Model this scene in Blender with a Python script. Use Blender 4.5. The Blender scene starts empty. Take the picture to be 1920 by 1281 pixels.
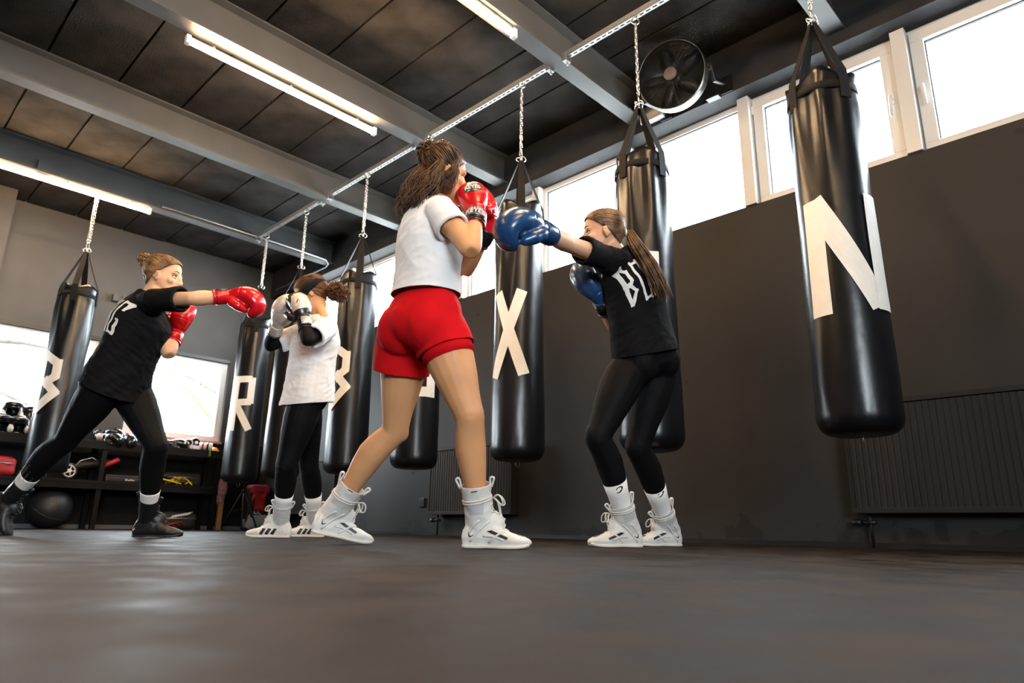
import bpy, bmesh, math, random
import numpy as np
from mathutils import Vector, Matrix, noise
from mathutils.bvhtree import BVHTree
random.seed(7)
V = Vector
sc = bpy.context.scene
COL = sc.collection
pi = math.pi

# ------------------------------------------------------------------ camera
CAM_F, CAM_YAW, CAM_PITCH, CAM_ROLL, CAM_H = 1279.15, math.radians(45.749), math.radians(15.2727), math.radians(0.8647), 0.0807
_f = V((math.sin(CAM_YAW)*math.cos(CAM_PITCH), math.cos(CAM_YAW)*math.cos(CAM_PITCH), math.sin(CAM_PITCH)))
_r = V((math.cos(CAM_YAW), -math.sin(CAM_YAW), 0.0))
_u = _r.cross(_f)
_c, _s = math.cos(CAM_ROLL), math.sin(CAM_ROLL)
CR, CU, CF = _c*_r + _s*_u, -_s*_r + _c*_u, _f
CO = V((0, 0, CAM_H))
cam_d = bpy.data.cameras.new('camera')
cam = bpy.data.objects.new('camera', cam_d)
COL.objects.link(cam)
cam_d.sensor_width = 36.0
cam_d.lens = 36.0*CAM_F/1920
cam_d.clip_start, cam_d.clip_end = 0.02, 200
cam.matrix_world = Matrix(((CR.x, CU.x, -CF.x, 0), (CR.y, CU.y, -CF.y, 0), (CR.z, CU.z, -CF.z, CAM_H), (0, 0, 0, 1)))
cam_d.dof.use_dof = True
cam_d.dof.focus_distance = 3.3
cam_d.dof.aperture_fstop = 3.2
sc.camera = cam

# ------------------------------------------------------------------ world, light, exposure
sc.view_settings.view_transform = 'Standard'
sc.view_settings.look = 'None'
sc.view_settings.gamma = 1.0
sc.view_settings.use_curve_mapping = False
sc.view_settings.exposure = 0.9
SKY, TUBE = 22.0, 140.0
w = bpy.data.worlds.new('overcast_sky'); sc.world = w
w.use_nodes = True
bg = w.node_tree.nodes['Background']
bg.inputs[0].default_value = (0.86, 0.93, 1.0, 1)
bg.inputs[1].default_value = SKY
try:
    sc.cycles.use_denoising = True
    sc.cycles.max_bounces = 8
    sc.cycles.diffuse_bounces = 4
    sc.cycles.transparent_max_bounces = 12
    sc.cycles.caustics_reflective = False
    sc.cycles.caustics_refractive = False
    sc.cycles.sample_clamp_indirect = 6.0
except Exception:
    pass

# room constants: window wall x = XW, rear wall y = YB, planks' underside z = ZC
XW, YB, ZC, XL, YF = 4.38, 9.0, 3.6, -4.0, -3.4
ZB = 3.30            # underside of the steel beams
SILL, HEAD = 2.335, 3.215
BEAMS = [-3.49, -1.94, -0.39, 1.16, 2.72, 4.28, 5.84, 7.40]

def portal(name, loc, rot, sx, sy):
    d = bpy.data.lights.new(name, 'AREA'); d.shape = 'RECTANGLE'; d.size = sx; d.size_y = sy
    d.cycles.is_portal = True
    o = bpy.data.objects.new(name, d); COL.objects.link(o); o.location = loc; o.rotation_euler = rot
    return o
portal('daylight_portal', (XW+0.16, 4.0, 2.78), (0, math.radians(90), 0), 0.9, 10.2)
portal('daylight_portal', (1.25, YB+0.2, 1.65), (math.radians(-90), 0, 0), 5.4, 1.1)

FW = (-3.1, -0.2, 1.10, 2.60)        # unseen window added behind the camera to key-light the women
portal('daylight_portal', ((FW[0]+FW[1])/2, YF-0.2, (FW[2]+FW[3])/2), (math.radians(90), 0, 0), FW[1]-FW[0], FW[3]-FW[2])

# ------------------------------------------------------------------ helpers
WM = {}
def PD(px, py, d):
    """point seen at pixel (px,py) at distance d along the viewing axis"""
    return CO + (CF + CR*((px-960)/CAM_F) + CU*((640.5-py)/CAM_F))*d
def ray(px, py):
    return CF + CR*((px-960)/CAM_F) + CU*((640.5-py)/CAM_F)
def PX_(px, py, x): d = ray(px, py); return CO + d*(x/d.x)
def PY_(px, py, y): d = ray(px, py); return CO + d*(y/d.y)
def PZ_(px, py, z): d = ray(px, py); return CO + d*((z-CAM_H)/d.z)

def tag(o, label=None, cat=None, group=None, kind=None):
    if label: o['label'] = label
    if cat: o['category'] = cat
    if group: o['group'] = group
    if kind: o['kind'] = kind
    return o

def setparent(o, p):
    o.parent = p
    o.matrix_parent_inverse = WM[p].inverted()

def thing(name, loc, label, cat, group=None):
    o = bpy.data.objects.new(name, None); COL.objects.link(o)
    o.empty_display_size = 0.1
    o.location = loc; WM[o] = Matrix.Translation(V(loc))
    return tag(o, label, cat, group)

def link_mesh(name, me, mats, parent=None, origin=None):
    o = bpy.data.objects.new(name, me); COL.objects.link(o)
    if not isinstance(mats, (list, tuple)): mats = [mats]
    if not me.materials:
        for m in mats: me.materials.append(m)
    if parent is not None:
        WM[o] = Matrix.Identity(4); setparent(o, parent)
    else:
        if origin is None:
            n = len(me.vertices); co = np.empty(n*3, 'f'); me.vertices.foreach_get('co', co); co = co.reshape(-1, 3)
            mn, mx = co.min(0), co.max(0)
            origin = V(((mn[0]+mx[0])/2, (mn[1]+mx[1])/2, mn[2]))
        me.transform(Matrix.Translation(-V(origin)))
        o.location = origin; WM[o] = Matrix.Translation(V(origin))
    return o

def ob(name, bm, mats, parent=None, smooth=False, origin=None, **kw):
    me = bpy.data.meshes.new(name); bmesh.ops.recalc_face_normals(bm, faces=bm.faces[:])
    bm.to_mesh(me); bm.free()
    if smooth: me.polygons.foreach_set('use_smooth', [True]*len(me.polygons))
    o = link_mesh(name, me, mats, parent, origin)
    return tag(o, **kw)

def struct(name, bm, m, parent=None, smooth=False):
    return ob(name, bm, m, parent, smooth, kind=None if parent else 'structure')

def B(): return bmesh.new()

def box(bm, x0, x1, y0, y1, z0, z1, M=None, bev=0.0):
    vs = [bm.verts.new(V(c) if M is None else M @ V(c)) for c in ((x0,y0,z0),(x1,y0,z0),(x1,y1,z0),(x0,y1,z0),(x0,y0,z1),(x1,y0,z1),(x1,y1,z1),(x0,y1,z1))]
    fs = [bm.faces.new([vs[i] for i in f]) for f in ((0,3,2,1),(4,5,6,7),(0,1,5,4),(1,2,6,5),(2,3,7,6),(3,0,4,7))]
    if bev:
        es = list({e for f in fs for e in f.edges})
        bmesh.ops.bevel(bm, geom=es, offset=bev, segments=2, affect='EDGES', profile=0.6)

def frame_from(d, hint=V((0, 0, 1))):
    d = d.normalized()
    if abs(d.dot(hint.normalized())) > 0.98: hint = V((1, 0, 0)) if abs(d.x) < 0.9 else V((0, 1, 0))
    a = hint.cross(d).normalized(); b = d.cross(a).normalized()
    return a, b

def ring(bm, c, a, b, ra, rb, n=12, rb2=None, ph=0.0):
    out = []
    for i in range(n):
        t = 2*pi*i/n + ph
        s = math.sin(t); r_b = rb if (s >= 0 or rb2 is None) else rb2
        out.append(bm.verts.new(c + a*(ra*math.cos(t)) + b*(r_b*s)))
    return out

def skin_rings(bm, rings, cap=True, closed=False):
    n = len(rings[0]); m = len(rings)
    for k in range(m if closed else m-1):
        A, Bq = rings[k], rings[(k+1) % m]
        for i in range(n):
            bm.faces.new((A[i], A[(i+1) % n], Bq[(i+1) % n], Bq[i]))
    if cap and not closed:
        bm.faces.new(list(reversed(rings[0]))); bm.faces.new(rings[-1])

def tube(bm, pts, r, n=8, closed=False, hint=V((0, 0, 1)), flat=1.0):
    pts = [V(p) for p in pts]; rs = []
    prev = None
    for i, p in enumerate(pts):
        if closed: d = pts[(i+1) % len(pts)] - pts[i-1]
        else: d = pts[min(i+1, len(pts)-1)] - pts[max(i-1, 0)]
        a, b = frame_from(d, hint if prev is None else prev)
        prev = b
        rr = r[i] if isinstance(r, (list, tuple)) else r
        rs.append(ring(bm, p, a, b, rr, rr*flat, n))
    skin_rings(bm, rs, closed=closed)

def curve_pts(pts, m=4):
    pts = [V(p) for p in pts]; out = []
    for i in range(len(pts)-1):
        p0, p1, p2, p3 = (pts[max(0, min(len(pts)-1, i+j))] for j in (-1, 0, 1, 2))
        for q in range(m):
            t = q/m; out.append(.5*(2*p1+(p2-p0)*t+(2*p0-5*p1+4*p2-p3)*t*t+(3*p1-p0-3*p2+p3)*t**3))
    return out+[pts[-1]]

def torus(bm, c, nrm, R, r, n=20, k=8, sx=1.0, up=None):
    a, b = frame_from(nrm, up or V((0, 0, 1)))
    tube(bm, [c + a*(R*math.cos(2*pi*i/n)) + b*(R*sx*math.sin(2*pi*i/n)) for i in range(n)], r, k, closed=True, hint=nrm)

def lathe(bm, c, axis, prof, n=24, hint=V((0, 0, 1))):
    a, b = frame_from(axis, hint); ax = axis.normalized()
    skin_rings(bm, [ring(bm, c + ax*h, a, b, max(r, 1e-4), max(r, 1e-4), n) for h, r in prof])

def ellipsoid(bm, c, ax, n=16, m=10):
    """ax = three orthogonal vectors with their lengths"""
    X, Y, Z = ax; rs = []
    for j in range(1, m):
        t = pi*j/m
        rs.append([bm.verts.new(c + Z*math.cos(t) + (X*math.cos(2*pi*i/n) + Y*math.sin(2*pi*i/n))*math.sin(t)) for i in range(n)])
    skin_rings(bm, rs, cap=False)
    t = bm.verts.new(c+Z); bt = bm.verts.new(c-Z)
    for i in range(n):
        bm.faces.new((t, rs[0][i], rs[0][(i+1) % n])); bm.faces.new((bt, rs[-1][(i+1) % n], rs[-1][i]))

def sphere(bm, c, r, n=14, m=8):
    ellipsoid(bm, V(c), (V((r, 0, 0)), V((0, r, 0)), V((0, 0, r))), n, m)

def prism(bm, poly, M, h):
    """polygon (x,y) in M's plane, thickness h along M's z"""
    a = [bm.verts.new(M @ V((x, y, 0))) for x, y in poly]; b = [bm.verts.new(M @ V((x, y, h))) for x, y in poly]
    bm.faces.new(list(reversed(a))); bm.faces.new(b)
    for i in range(len(poly)):
        j = (i+1) % len(poly); bm.faces.new((a[i], a[j], b[j], b[i]))

# ------------------------------------------------------------------ materials
def mat(name, col, rough=0.6, metal=0.0, var=0.0, vscale=8.0, bump=0.0, bscale=60.0, col2=None, spec=0.5, aniso=None, emit=None, coat=0.0, sheen=0.0, sss=0.0, rvar=0.0, detail=5.0):
    m = bpy.data.materials.new(name); m.use_nodes = True
    nt = m.node_tree; p = nt.nodes['Principled BSDF']
    p.inputs['Base Color'].default_value = (*col, 1); p.inputs['Roughness'].default_value = rough
    p.inputs['Metallic'].default_value = metal; p.inputs['Specular IOR Level'].default_value = spec
    if coat: p.inputs['Coat Weight'].default_value = coat; p.inputs['Coat Roughness'].default_value = 0.15
    if sheen: p.inputs['Sheen Weight'].default_value = sheen
    if sss:
        p.inputs['Subsurface Weight'].default_value = sss; p.inputs['Subsurface Radius'].default_value = (0.012, 0.005, 0.003)
        p.inputs['Subsurface Scale'].default_value = 1.0
    if emit:
        p.inputs['Emission Color'].default_value = (*emit[0], 1); p.inputs['Emission Strength'].default_value = emit[1]
    tc = nt.nodes.new('ShaderNodeTexCoord'); src = tc.outputs['Object']
    if aniso:
        mp = nt.nodes.new('ShaderNodeMapping'); mp.inputs['Scale'].default_value = aniso
        nt.links.new(src, mp.inputs[0]); src = mp.outputs[0]
    if var or col2 or rvar:
        nz = nt.nodes.new('ShaderNodeTexNoise'); nz.inputs['Scale'].default_value = vscale; nz.inputs['Detail'].default_value = detail
        nt.links.new(src, nz.inputs[0])
        cr = nt.nodes.new('ShaderNodeValToRGB'); nt.links.new(nz.outputs['Fac'], cr.inputs[0])
        c2 = col2 or tuple(min(1, c*(1+var)) for c in col); c1 = col if col2 else tuple(c*(1-var) for c in col)
        cr.color_ramp.elements[0].position = 0.32; cr.color_ramp.elements[1].position = 0.68
        cr.color_ramp.elements[0].color = (*c1, 1); cr.color_ramp.elements[1].color = (*c2, 1)
        nt.links.new(cr.outputs[0], p.inputs['Base Color'])
        if rvar:
            mr = nt.nodes.new('ShaderNodeMapRange'); nt.links.new(nz.outputs['Fac'], mr.inputs[0])
            mr.inputs['From Min'].default_value = 0.3; mr.inputs['From Max'].default_value = 0.7
            mr.inputs['To Min'].default_value = rough-rvar; mr.inputs['To Max'].default_value = rough+rvar
            nt.links.new(mr.outputs[0], p.inputs['Roughness'])
    if bump:
        nb = nt.nodes.new('ShaderNodeTexNoise'); nb.inputs['Scale'].default_value = bscale; nb.inputs['Detail'].default_value = 4
        nt.links.new(src, nb.inputs[0])
        bp = nt.nodes.new('ShaderNodeBump'); bp.inputs['Strength'].default_value = 1.0; bp.inputs['Distance'].default_value = bump
        nt.links.new(nb.outputs['Fac'], bp.inputs['Height']); nt.links.new(bp.outputs[0], p.inputs['Normal'])
    return m

def glass_mat():
    m = bpy.data.materials.new('window_glass'); m.use_nodes = True; nt = m.node_tree
    for n in list(nt.nodes):
        if n.type != 'OUTPUT_MATERIAL': nt.nodes.remove(n)
    out = nt.nodes['Material Output']
    t = nt.nodes.new('ShaderNodeBsdfTransparent'); t.inputs[0].default_value = (0.95, 0.97, 0.97, 1)
    g = nt.nodes.new('ShaderNodeBsdfGlossy'); g.inputs['Roughness'].default_value = 0.02
    fr = nt.nodes.new('ShaderNodeFresnel'); fr.inputs[0].default_value = 1.45
    mx = nt.nodes.new('ShaderNodeMixShader')
    geo = nt.nodes.new('ShaderNodeNewGeometry'); iv = nt.nodes.new('ShaderNodeMath'); iv.operation = 'SUBTRACT'; iv.inputs[0].default_value = 1.0
    nt.links.new(geo.outputs['Backfacing'], iv.inputs[1]); ml = nt.nodes.new('ShaderNodeMath'); ml.operation = 'MULTIPLY'
    nt.links.new(fr.outputs[0], ml.inputs[0]); nt.links.new(iv.outputs[0], ml.inputs[1])      # reflect off the outer faces only
    nt.links.new(ml.outputs[0], mx.inputs[0]); nt.links.new(t.outputs[0], mx.inputs[1]); nt.links.new(g.outputs[0], mx.inputs[2]); nt.links.new(mx.outputs[0], out.inputs[0])
    return m

def wall_mat(name, col):
    """dark matt paint with a few flaked, scuffed patches low down (fixed wear on the paint)"""
    m = mat(name, col, 0.6, var=0.10, vscale=2.2, bump=0.0006, bscale=90, spec=0.3)
    nt = m.node_tree; p = nt.nodes['Principled BSDF']
    base = p.inputs['Base Color'].links[0].from_socket
    geo = nt.nodes.new('ShaderNodeNewGeometry'); sp = nt.nodes.new('ShaderNodeSeparateXYZ'); nt.links.new(geo.outputs['Position'], sp.inputs[0])
    nz = nt.nodes.new('ShaderNodeTexNoise'); nz.inputs['Scale'].default_value = 5.0; nz.inputs['Detail'].default_value = 3
    nt.links.new(geo.outputs['Position'], nz.inputs[0])
    mr = nt.nodes.new('ShaderNodeMapRange'); nt.links.new(sp.outputs[2], mr.inputs[0])
    mr.inputs['From Min'].default_value = 0.05; mr.inputs['From Max'].default_value = 0.30; mr.inputs['To Min'].default_value = 0.12; mr.inputs['To Max'].default_value = -0.12
    ad = nt.nodes.new('ShaderNodeMath'); ad.operation = 'ADD'; nt.links.new(nz.outputs['Fac'], ad.inputs[0]); nt.links.new(mr.outputs[0], ad.inputs[1])
    st = nt.nodes.new('ShaderNodeValToRGB'); nt.links.new(ad.outputs[0], st.inputs[0])
    st.color_ramp.elements[0].position = 0.60; st.color_ramp.elements[1].position = 0.63
    st.color_ramp.elements[0].color = (0, 0, 0, 1); st.color_ramp.elements[1].color = (1, 1, 1, 1)
    mx = nt.nodes.new('ShaderNodeMix'); mx.data_type = 'RGBA'
    nt.links.new(st.outputs[0], mx.inputs['Factor']); nt.links.new(base, mx.inputs['A']); mx.inputs['B'].default_value = (*[c*0.55 for c in col], 1)
    nt.links.new(mx.outputs['Result'], p.inputs['Base Color'])
    return m

M = {}
M['wall'] = wall_mat('dark_wall_paint', (0.029, 0.0265, 0.0255))
M['wall_back'] = wall_mat('grey_wall_paint', (0.066, 0.064, 0.062))
M['wall_dark'] = mat('black_lower_wall', (0.012, 0.0115, 0.0115), 0.6, spec=0.15, var=0.1)  # lower strip of the rear wall, much darker than the wall above
M['plank'] = mat('painted_wood_wool_panel', (0.031, 0.0285, 0.0275), 0.9, spec=0.05, var=0.5, vscale=3.0, bump=0.004, bscale=70, detail=9)
M['plank_gap'] = mat('dark_gap', (0.006, 0.006, 0.006), 0.9)
M['beam'] = mat('grey_painted_steel', (0.080, 0.079, 0.078), 0.45, spec=0.2, var=0.06, vscale=5, bump=0.0004, bscale=40)
M['ledge'] = mat('dark_painted_concrete', (0.030, 0.030, 0.032), 0.65, spec=0.12, var=0.15, vscale=6, bump=0.002, bscale=50)
M['rail'] = mat('galvanised_steel', (0.55, 0.56, 0.58), 0.38, 0.85, var=0.12, vscale=30)
M['chain'] = mat('zinc_plated_steel', (0.72, 0.70, 0.66), 0.25, 0.95)
M['pvc'] = mat('white_window_plastic', (0.74, 0.73, 0.71), 0.4)
M['seal'] = mat('black_rubber_seal', (0.02, 0.02, 0.022), 0.7)
M['glass'] = glass_mat()
M['sill'] = mat('pale_terracotta_sill', (0.55, 0.22, 0.15), 0.5)
M['tube'] = mat('lit_lamp_tube', (1, 0.95, 0.9), 0.4, emit=((1.0, 0.66, 0.36), TUBE))
M['lamp_body'] = mat('lamp_housing', (0.62, 0.60, 0.56), 0.4)
M['cap'] = mat('white_lamp_cap', (0.8, 0.78, 0.75), 0.45)
M['radiator'] = mat('dark_painted_radiator', (0.030, 0.027, 0.026), 0.5, spec=0.15)
M['black_plastic'] = mat('black_plastic', (0.012, 0.012, 0.013), 0.4)
M['black_metal'] = mat('black_metal', (0.014, 0.014, 0.015), 0.45, 0.3)
M['steel'] = mat('brushed_steel', (0.75, 0.72, 0.68), 0.3, 0.95)
M['vinyl'] = mat('black_vinyl', (0.0045, 0.005, 0.0065), 0.30, var=0.2, vscale=10, bump=0.0007, bscale=26, spec=0.42)
M['webbing'] = mat('black_webbing', (0.008, 0.0072, 0.007), 0.7, spec=0.15, bump=0.0008, bscale=240)
M['tape'] = mat('white_tape', (0.76, 0.74, 0.70), 0.5, var=0.04, vscale=18)
M['shelf'] = mat('dark_stained_shelf', (0.006, 0.0055, 0.0055), 0.5, spec=0.15, var=0.3, vscale=12, aniso=(1, 8, 8))
M['trim'] = mat('grey_edge_strip', (0.12, 0.13, 0.15), 0.5)

def floor_mat():
    m = mat('black_rubber_floor', (0.008, 0.0062, 0.0052), 0.58, col2=(0.042, 0.0335, 0.0285), vscale=7.0, rvar=0.14, detail=10)
    nt = m.node_tree; p = nt.nodes['Principled BSDF']; p.inputs['Specular IOR Level'].default_value = 0.05
    tc = nt.nodes.new('ShaderNodeTexCoord')
    hs = []
    for sc_, dist in ((420, 0.0006), (60, 0.0009), (9, 0.0012)):
        nb = nt.nodes.new('ShaderNodeTexNoise'); nb.inputs['Scale'].default_value = sc_; nb.inputs['Detail'].default_value = 3
        nt.links.new(tc.outputs['Object'], nb.inputs[0])
        bp = nt.nodes.new('ShaderNodeBump'); bp.inputs['Distance'].default_value = dist
        nt.links.new(nb.outputs['Fac'], bp.inputs['Height'])
        if hs: nt.links.new(hs[-1].outputs[0], bp.inputs['Normal'])
        hs.append(bp)
    nt.links.new(hs[-1].outputs[0], p.inputs['Normal'])
    return m
M['floor'] = floor_mat()
# ------------------------------------------------------------------ the setting
b = B(); box(b, XL-0.3, XW+0.3, YF-0.3, YB+0.3, -0.12, 0.0)
floor = struct('floor', b, M['floor'])
# ceiling deck with one object per plank, spanning from beam to beam
b = B(); box(b, XL-0.3, XW+0.3, YF-0.3, YB+0.3, ZC+0.055, ZC+0.2)
ceiling = struct('ceiling', b, M['plank_gap'])
pm = {}
ys = sorted([YF] + [y for y in BEAMS if y > YF] + [YB])
for bi in range(len(ys)-1):
    y0, y1 = ys[bi]+0.004, ys[bi+1]-0.004
    Lk = round(y1-y0, 2)
    if Lk not in pm:
        b = B()
        n = 8
        vs = []
        for k in range(n+1):
            yy = -Lk/2 + Lk*k/n
            j = [random.uniform(-0.003, 0.003) for _ in range(2)]
            vs.append([b.verts.new((-0.244+j[0], yy, 0.0)), b.verts.new((0.244+j[1], yy, 0.0)), b.verts.new((0.244+j[1], yy, 0.05)), b.verts.new((-0.244+j[0], yy, 0.05))])
        skin_rings(b, vs)
        bmesh.ops.recalc_face_normals(b, faces=b.faces[:])
        me = bpy.data.meshes.new('ceiling_panel'); b.to_mesh(me); b.free(); me.materials.append(M['plank']); pm[Lk] = me
    x = 0.707+0.505/2 - 0.505*12
    while x < XW+0.2:
        o = bpy.data.objects.new('ceiling_panel', pm[Lk]); COL.objects.link(o)
        o.location = (x, (y0+y1)/2, ZC + random.uniform(-0.004, 0.005)); setparent(o, ceiling); x += 0.505
# window wall: below the sill, above the head, with the strip of windows between
b = B(); box(b, XW, XW+0.3, YF-0.3, YB, 0, SILL); box(b, XW, XW+0.3, YF-0.3, YB, HEAD, ZC+0.05)
box(b, XW, XW+0.3, YF-0.3, -1.35, SILL, HEAD); box(b, XW, XW+0.3, 8.30, YB, SILL, HEAD)
struct('wall_right', b, M['wall'])
b = B(); box(b, XW-0.14, XW+0.001, YF, YB, HEAD-0.005, ZC+0.04)
struct('trim_1', b, M['ledge'])
WB0, WB1, WBZ0, WBZ1 = -1.4, 3.78, 1.10, 2.19      # rear windows
b = B(); box(b, XL-0.3, XW+0.3, YB, YB+0.3, WBZ1, ZC+0.05)
box(b, XL-0.3, WB0, YB, YB+0.3, WBZ0, WBZ1); box(b, WB1, XW+0.3, YB, YB+0.3, WBZ0, WBZ1); box(b, 2.215, 2.60, YB, YB+0.3, WBZ0, WBZ1)
wb = struct('wall_back', b, M['wall_back'])
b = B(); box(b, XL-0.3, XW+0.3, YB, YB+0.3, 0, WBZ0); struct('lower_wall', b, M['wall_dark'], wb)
b = B(); box(b, XL-0.3, XL, YF-0.3, YB, 0, ZC+0.05); struct('wall_left', b, M['wall_back'])
b = B(); box(b, XL, FW[0], YF-0.3, YF, 0, ZC+0.05); box(b, FW[1], XW, YF-0.3, YF, 0, ZC+0.05); box(b, FW[0], FW[1], YF-0.3, YF, 0, FW[2]); box(b, FW[0], FW[1], YF-0.3, YF, FW[3], ZC+0.05)
struct('wall_front', b, M['wall_back'])
b = B()
for (a0, a1, z0, z1) in ((FW[0], FW[1], FW[2], FW[2]+.07), (FW[0], FW[1], FW[3]-.07, FW[3]), (FW[0], FW[0]+.07, FW[2]+.07, FW[3]-.07), (FW[1]-.07, FW[1], FW[2]+.07, FW[3]-.07)): box(b, a0, a1, YF-.14, YF-.07, z0, z1)
fr = struct('window_14', b, M['pvc'])  # frame of the window put in for front light
b = B(); box(b, FW[0]+.07, FW[1]-.07, YF-.11, YF-.10, FW[2]+.07, FW[3]-.07); struct('pane', b, M['glass'], fr)
b = B(); box(b, 0.30, 1.085, YB-0.30, YB+0.001, 0, ZC+0.04); struct('trim_2', b, M['wall_back'])     # corner pillar at the far left
b = B(); box(b, 1.085, XW, YB-0.018, YB, 0.0, 0.045); struct('baseboard_back', b, M['trim'])
b = B(); box(b, XW-0.012, XW, YF, YB-0.02, 0.0, 0.028); struct('baseboard_right', b, M['black_plastic'])

# steel beams (I section) with their clips
def ibeam_bm(y, x0, x1, h=ZC-ZB, w=0.130, tf=0.014, tw=0.010):
    b = B(); hw, tw2 = w/2, tw/2
    pr = [(-hw, 0), (hw, 0), (hw, tf), (tw2, tf+0.012), (tw2, h-tf-0.012), (hw, h-tf), (hw, h), (-hw, h), (-hw, h-tf), (-tw2, h-tf-0.012), (-tw2, tf+0.012), (-hw, tf)]
    rs = [[b.verts.new((xx, y+p, ZB+z)) for p, z in pr] for xx in (x0, x1)]
    skin_rings(b, rs); return b
for i, y in enumerate(BEAMS):
    if y < -3: continue
    o = struct('trim_%d' % (i+2), ibeam_bm(y, XL, XW-0.139), M['beam'])
    if y > 0.5:                                  # clips along the top flange and a thin conduit on the near face
        b = B(); tube(b, [(0.2, y+0.072, ZC-0.03), (XW-0.16, y+0.072, ZC-0.03)], 0.007, 6); struct('conduit', b, M['beam'], o, True)
        for k in range(7):
            x = 0.78+0.505*k
            b = B(); box(b, x-0.016, x+0.016, y+0.05, y+0.085, ZC-0.045, ZC-0.002); box(b, x-0.006, x+0.006, y+0.058, y+0.09, ZC-0.058, ZC-0.045)
            struct('clip', b, M['black_metal'], o)
# conduit that leaves the far beam and turns along the ledge
b = B(); y = 7.40
pts = [(2.15, y-0.075, ZB+0.03), (3.5, y-0.075, ZB+0.03), (4.12, y-0.075, ZB+0.02), (4.19, y-0.03, ZB+0.0), (4.21, y+0.06, ZB-0.02), (4.215, y+0.6, ZB-0.02), (4.215, y+1.4, ZB-0.02)]
tube(b, pts, 0.012, 8)
cd = ob('cable_conduit', b, M['rail'], smooth=True, label='thin grey metal conduit running from the lamp along the farthest beam to the window corner', cat='pipe')

# ------------------------------------------------------------------ windows in the right wall
MULL = [0.835-1.045*2, 0.835-1.045, 0.835, 1.885, 2.93, 3.965, 5.01, 6.055, 7.10, 8.145]
def window_right(n, y0, y1, openable, handle_side):
    xo = XW+0.055
    fw = 0.035
    b = B()
    for (a0, a1, z0, z1) in ((y0, y1, SILL, SILL+0.03), (y0, y1, HEAD-0.045, HEAD), (y0, y0+fw, SILL+0.03, HEAD-0.045), (y1-fw, y1, SILL+0.03, HEAD-0.045)):
        box(b, xo, xo+0.07, a0, a1, z0, z1)
    fr = struct('window_%d' % n, b, M['pvc'])
    z0, z1 = SILL+0.008, HEAD-0.03
    if openable:
        s = 0.075; b = B(); a0, a1 = y0+0.012, y1-0.012
        for (c0, c1, d0, d1) in ((a0, a1, z0, z0+s-0.025), (a0, a1, z1-s, z1), (a0, a0+s, z0+s-0.025, z1-s), (a1-s, a1, z0+s-0.025, z1-s)):
            box(b, xo-0.022, xo+0.05, c0, c1, d0, d1, bev=0.004)
        sash = struct('sash', b, M['pvc'], fr)
        g = (a0+s, a1-s, z0+s-0.025, z1-s)
        hy = (a0+s*0.5) if handle_side < 0 else (a1-s*0.5)
        hz = z0+0.50*(z1-z0)
        b = B(); box(b, xo-0.032, xo-0.022, hy-0.014, hy+0.014, hz-0.035, hz+0.035, bev=0.003)
        lathe(b, V((xo-0.032, hy, hz)), V((-1, 0, 0)), [(0, 0.010), (0.03, 0.010)], 10)
        tube(b, [(xo-0.060, hy, hz+0.012), (xo-0.064, hy-handle_side*0.004, hz-0.03), (xo-0.060, hy-handle_side*0.008, hz-0.125)], [0.011, 0.011, 0.008], 8)
        struct('handle', b, M['cap'], sash, True)
        b = B(); box(b, xo-0.03, xo-0.022, (a1 if handle_side < 0 else a0)-0.008, (a1 if handle_side < 0 else a0)+0.008, z1-0.12, z1-0.05); struct('hinge', b, M['cap'], sash)
    else:
        g = (y0+fw, y1-fw, SILL+0.03, HEAD-0.045)
    b = B(); t = 0.006
    for (c0, c1, d0, d1) in ((g[0], g[1], g[2], g[2]+t), (g[0], g[1], g[3]-t, g[3]), (g[0], g[0]+t, g[2], g[3]), (g[1]-t, g[1], g[2], g[3])):
        box(b, xo+0.012, xo+0.03, c0, c1, d0, d1)
    struct('seal', b, M['seal'], fr)
    b = B(); box(b, xo+0.018, xo+0.026, g[0], g[1], g[2], g[3]); struct('pane', b, M['glass'], fr)
opens = {2: (1, -1), 3: (1, -1)}
kinds = {1: (True, 1), 2: (True, -1)}
for i in range(len(MULL)-1):
    kd = kinds.get(i)
    if i == 1: kd = (True, 1)
    elif i == 2: kd = (True, -1)
    else: kd = (False, 1)
    window_right(i+1, MULL[i]+0.04, MULL[i+1]-0.04, *kd)
for i, y in enumerate(MULL):
    b = B(); box(b, XW-0.022, XW+0.13, y-0.042, y+0.042, SILL, HEAD+0.0, bev=0.003); struct('trim_%d' % (20+i), b, M['pvc'])
# roof overhang outside, seen through the top of the glass
b = B(); box(b, XW+0.13, XW+0.40, YF, YB+0.3, HEAD-0.006, HEAD+0.02); box(b, XW+0.301, XW+0.40, YF, YB+0.3, HEAD+0.02, HEAD+0.2)
struct('trim_40', b, mat('grey_roof_soffit', (0.42, 0.46, 0.50), 0.8, var=0.1, vscale=40))

# ------------------------------------------------------------------ rear windows
def window_back(n, x0, x1):
    y = YB+0.05; b = B(); f = 0.075
    for (a0, a1, z0, z1) in ((x0, x1, WBZ0, WBZ0+f), (x0, x1, WBZ1-f-0.03, WBZ1-0.03), (x0, x0+f, WBZ0+f, WBZ1-f-0.03), (x1-f, x1, WBZ0+f, WBZ1-f-0.03)):
        box(b, a0, a1, y-0.02, y+0.06, z0, z1, bev=0.004)
    fr = struct('window_%d' % n, b, M['pvc'])
    b = B(); box(b, x0, x1, YB-0.02, y+0.05, WBZ1-0.03, WBZ1+0.012); struct('roller_blind_box', b, M['black_plastic'], fr)
    b = B(); box(b, x0+f, x1-f, y+0.015, y+0.025, WBZ0+f, WBZ1-f-0.03); struct('pane', b, M['glass'], fr)
    b = B(); box(b, x0, x1, YB-0.09, YB+0.03, WBZ0-0.028, WBZ0, bev=0.004); struct('sill', b, M['sill'], fr)
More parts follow.
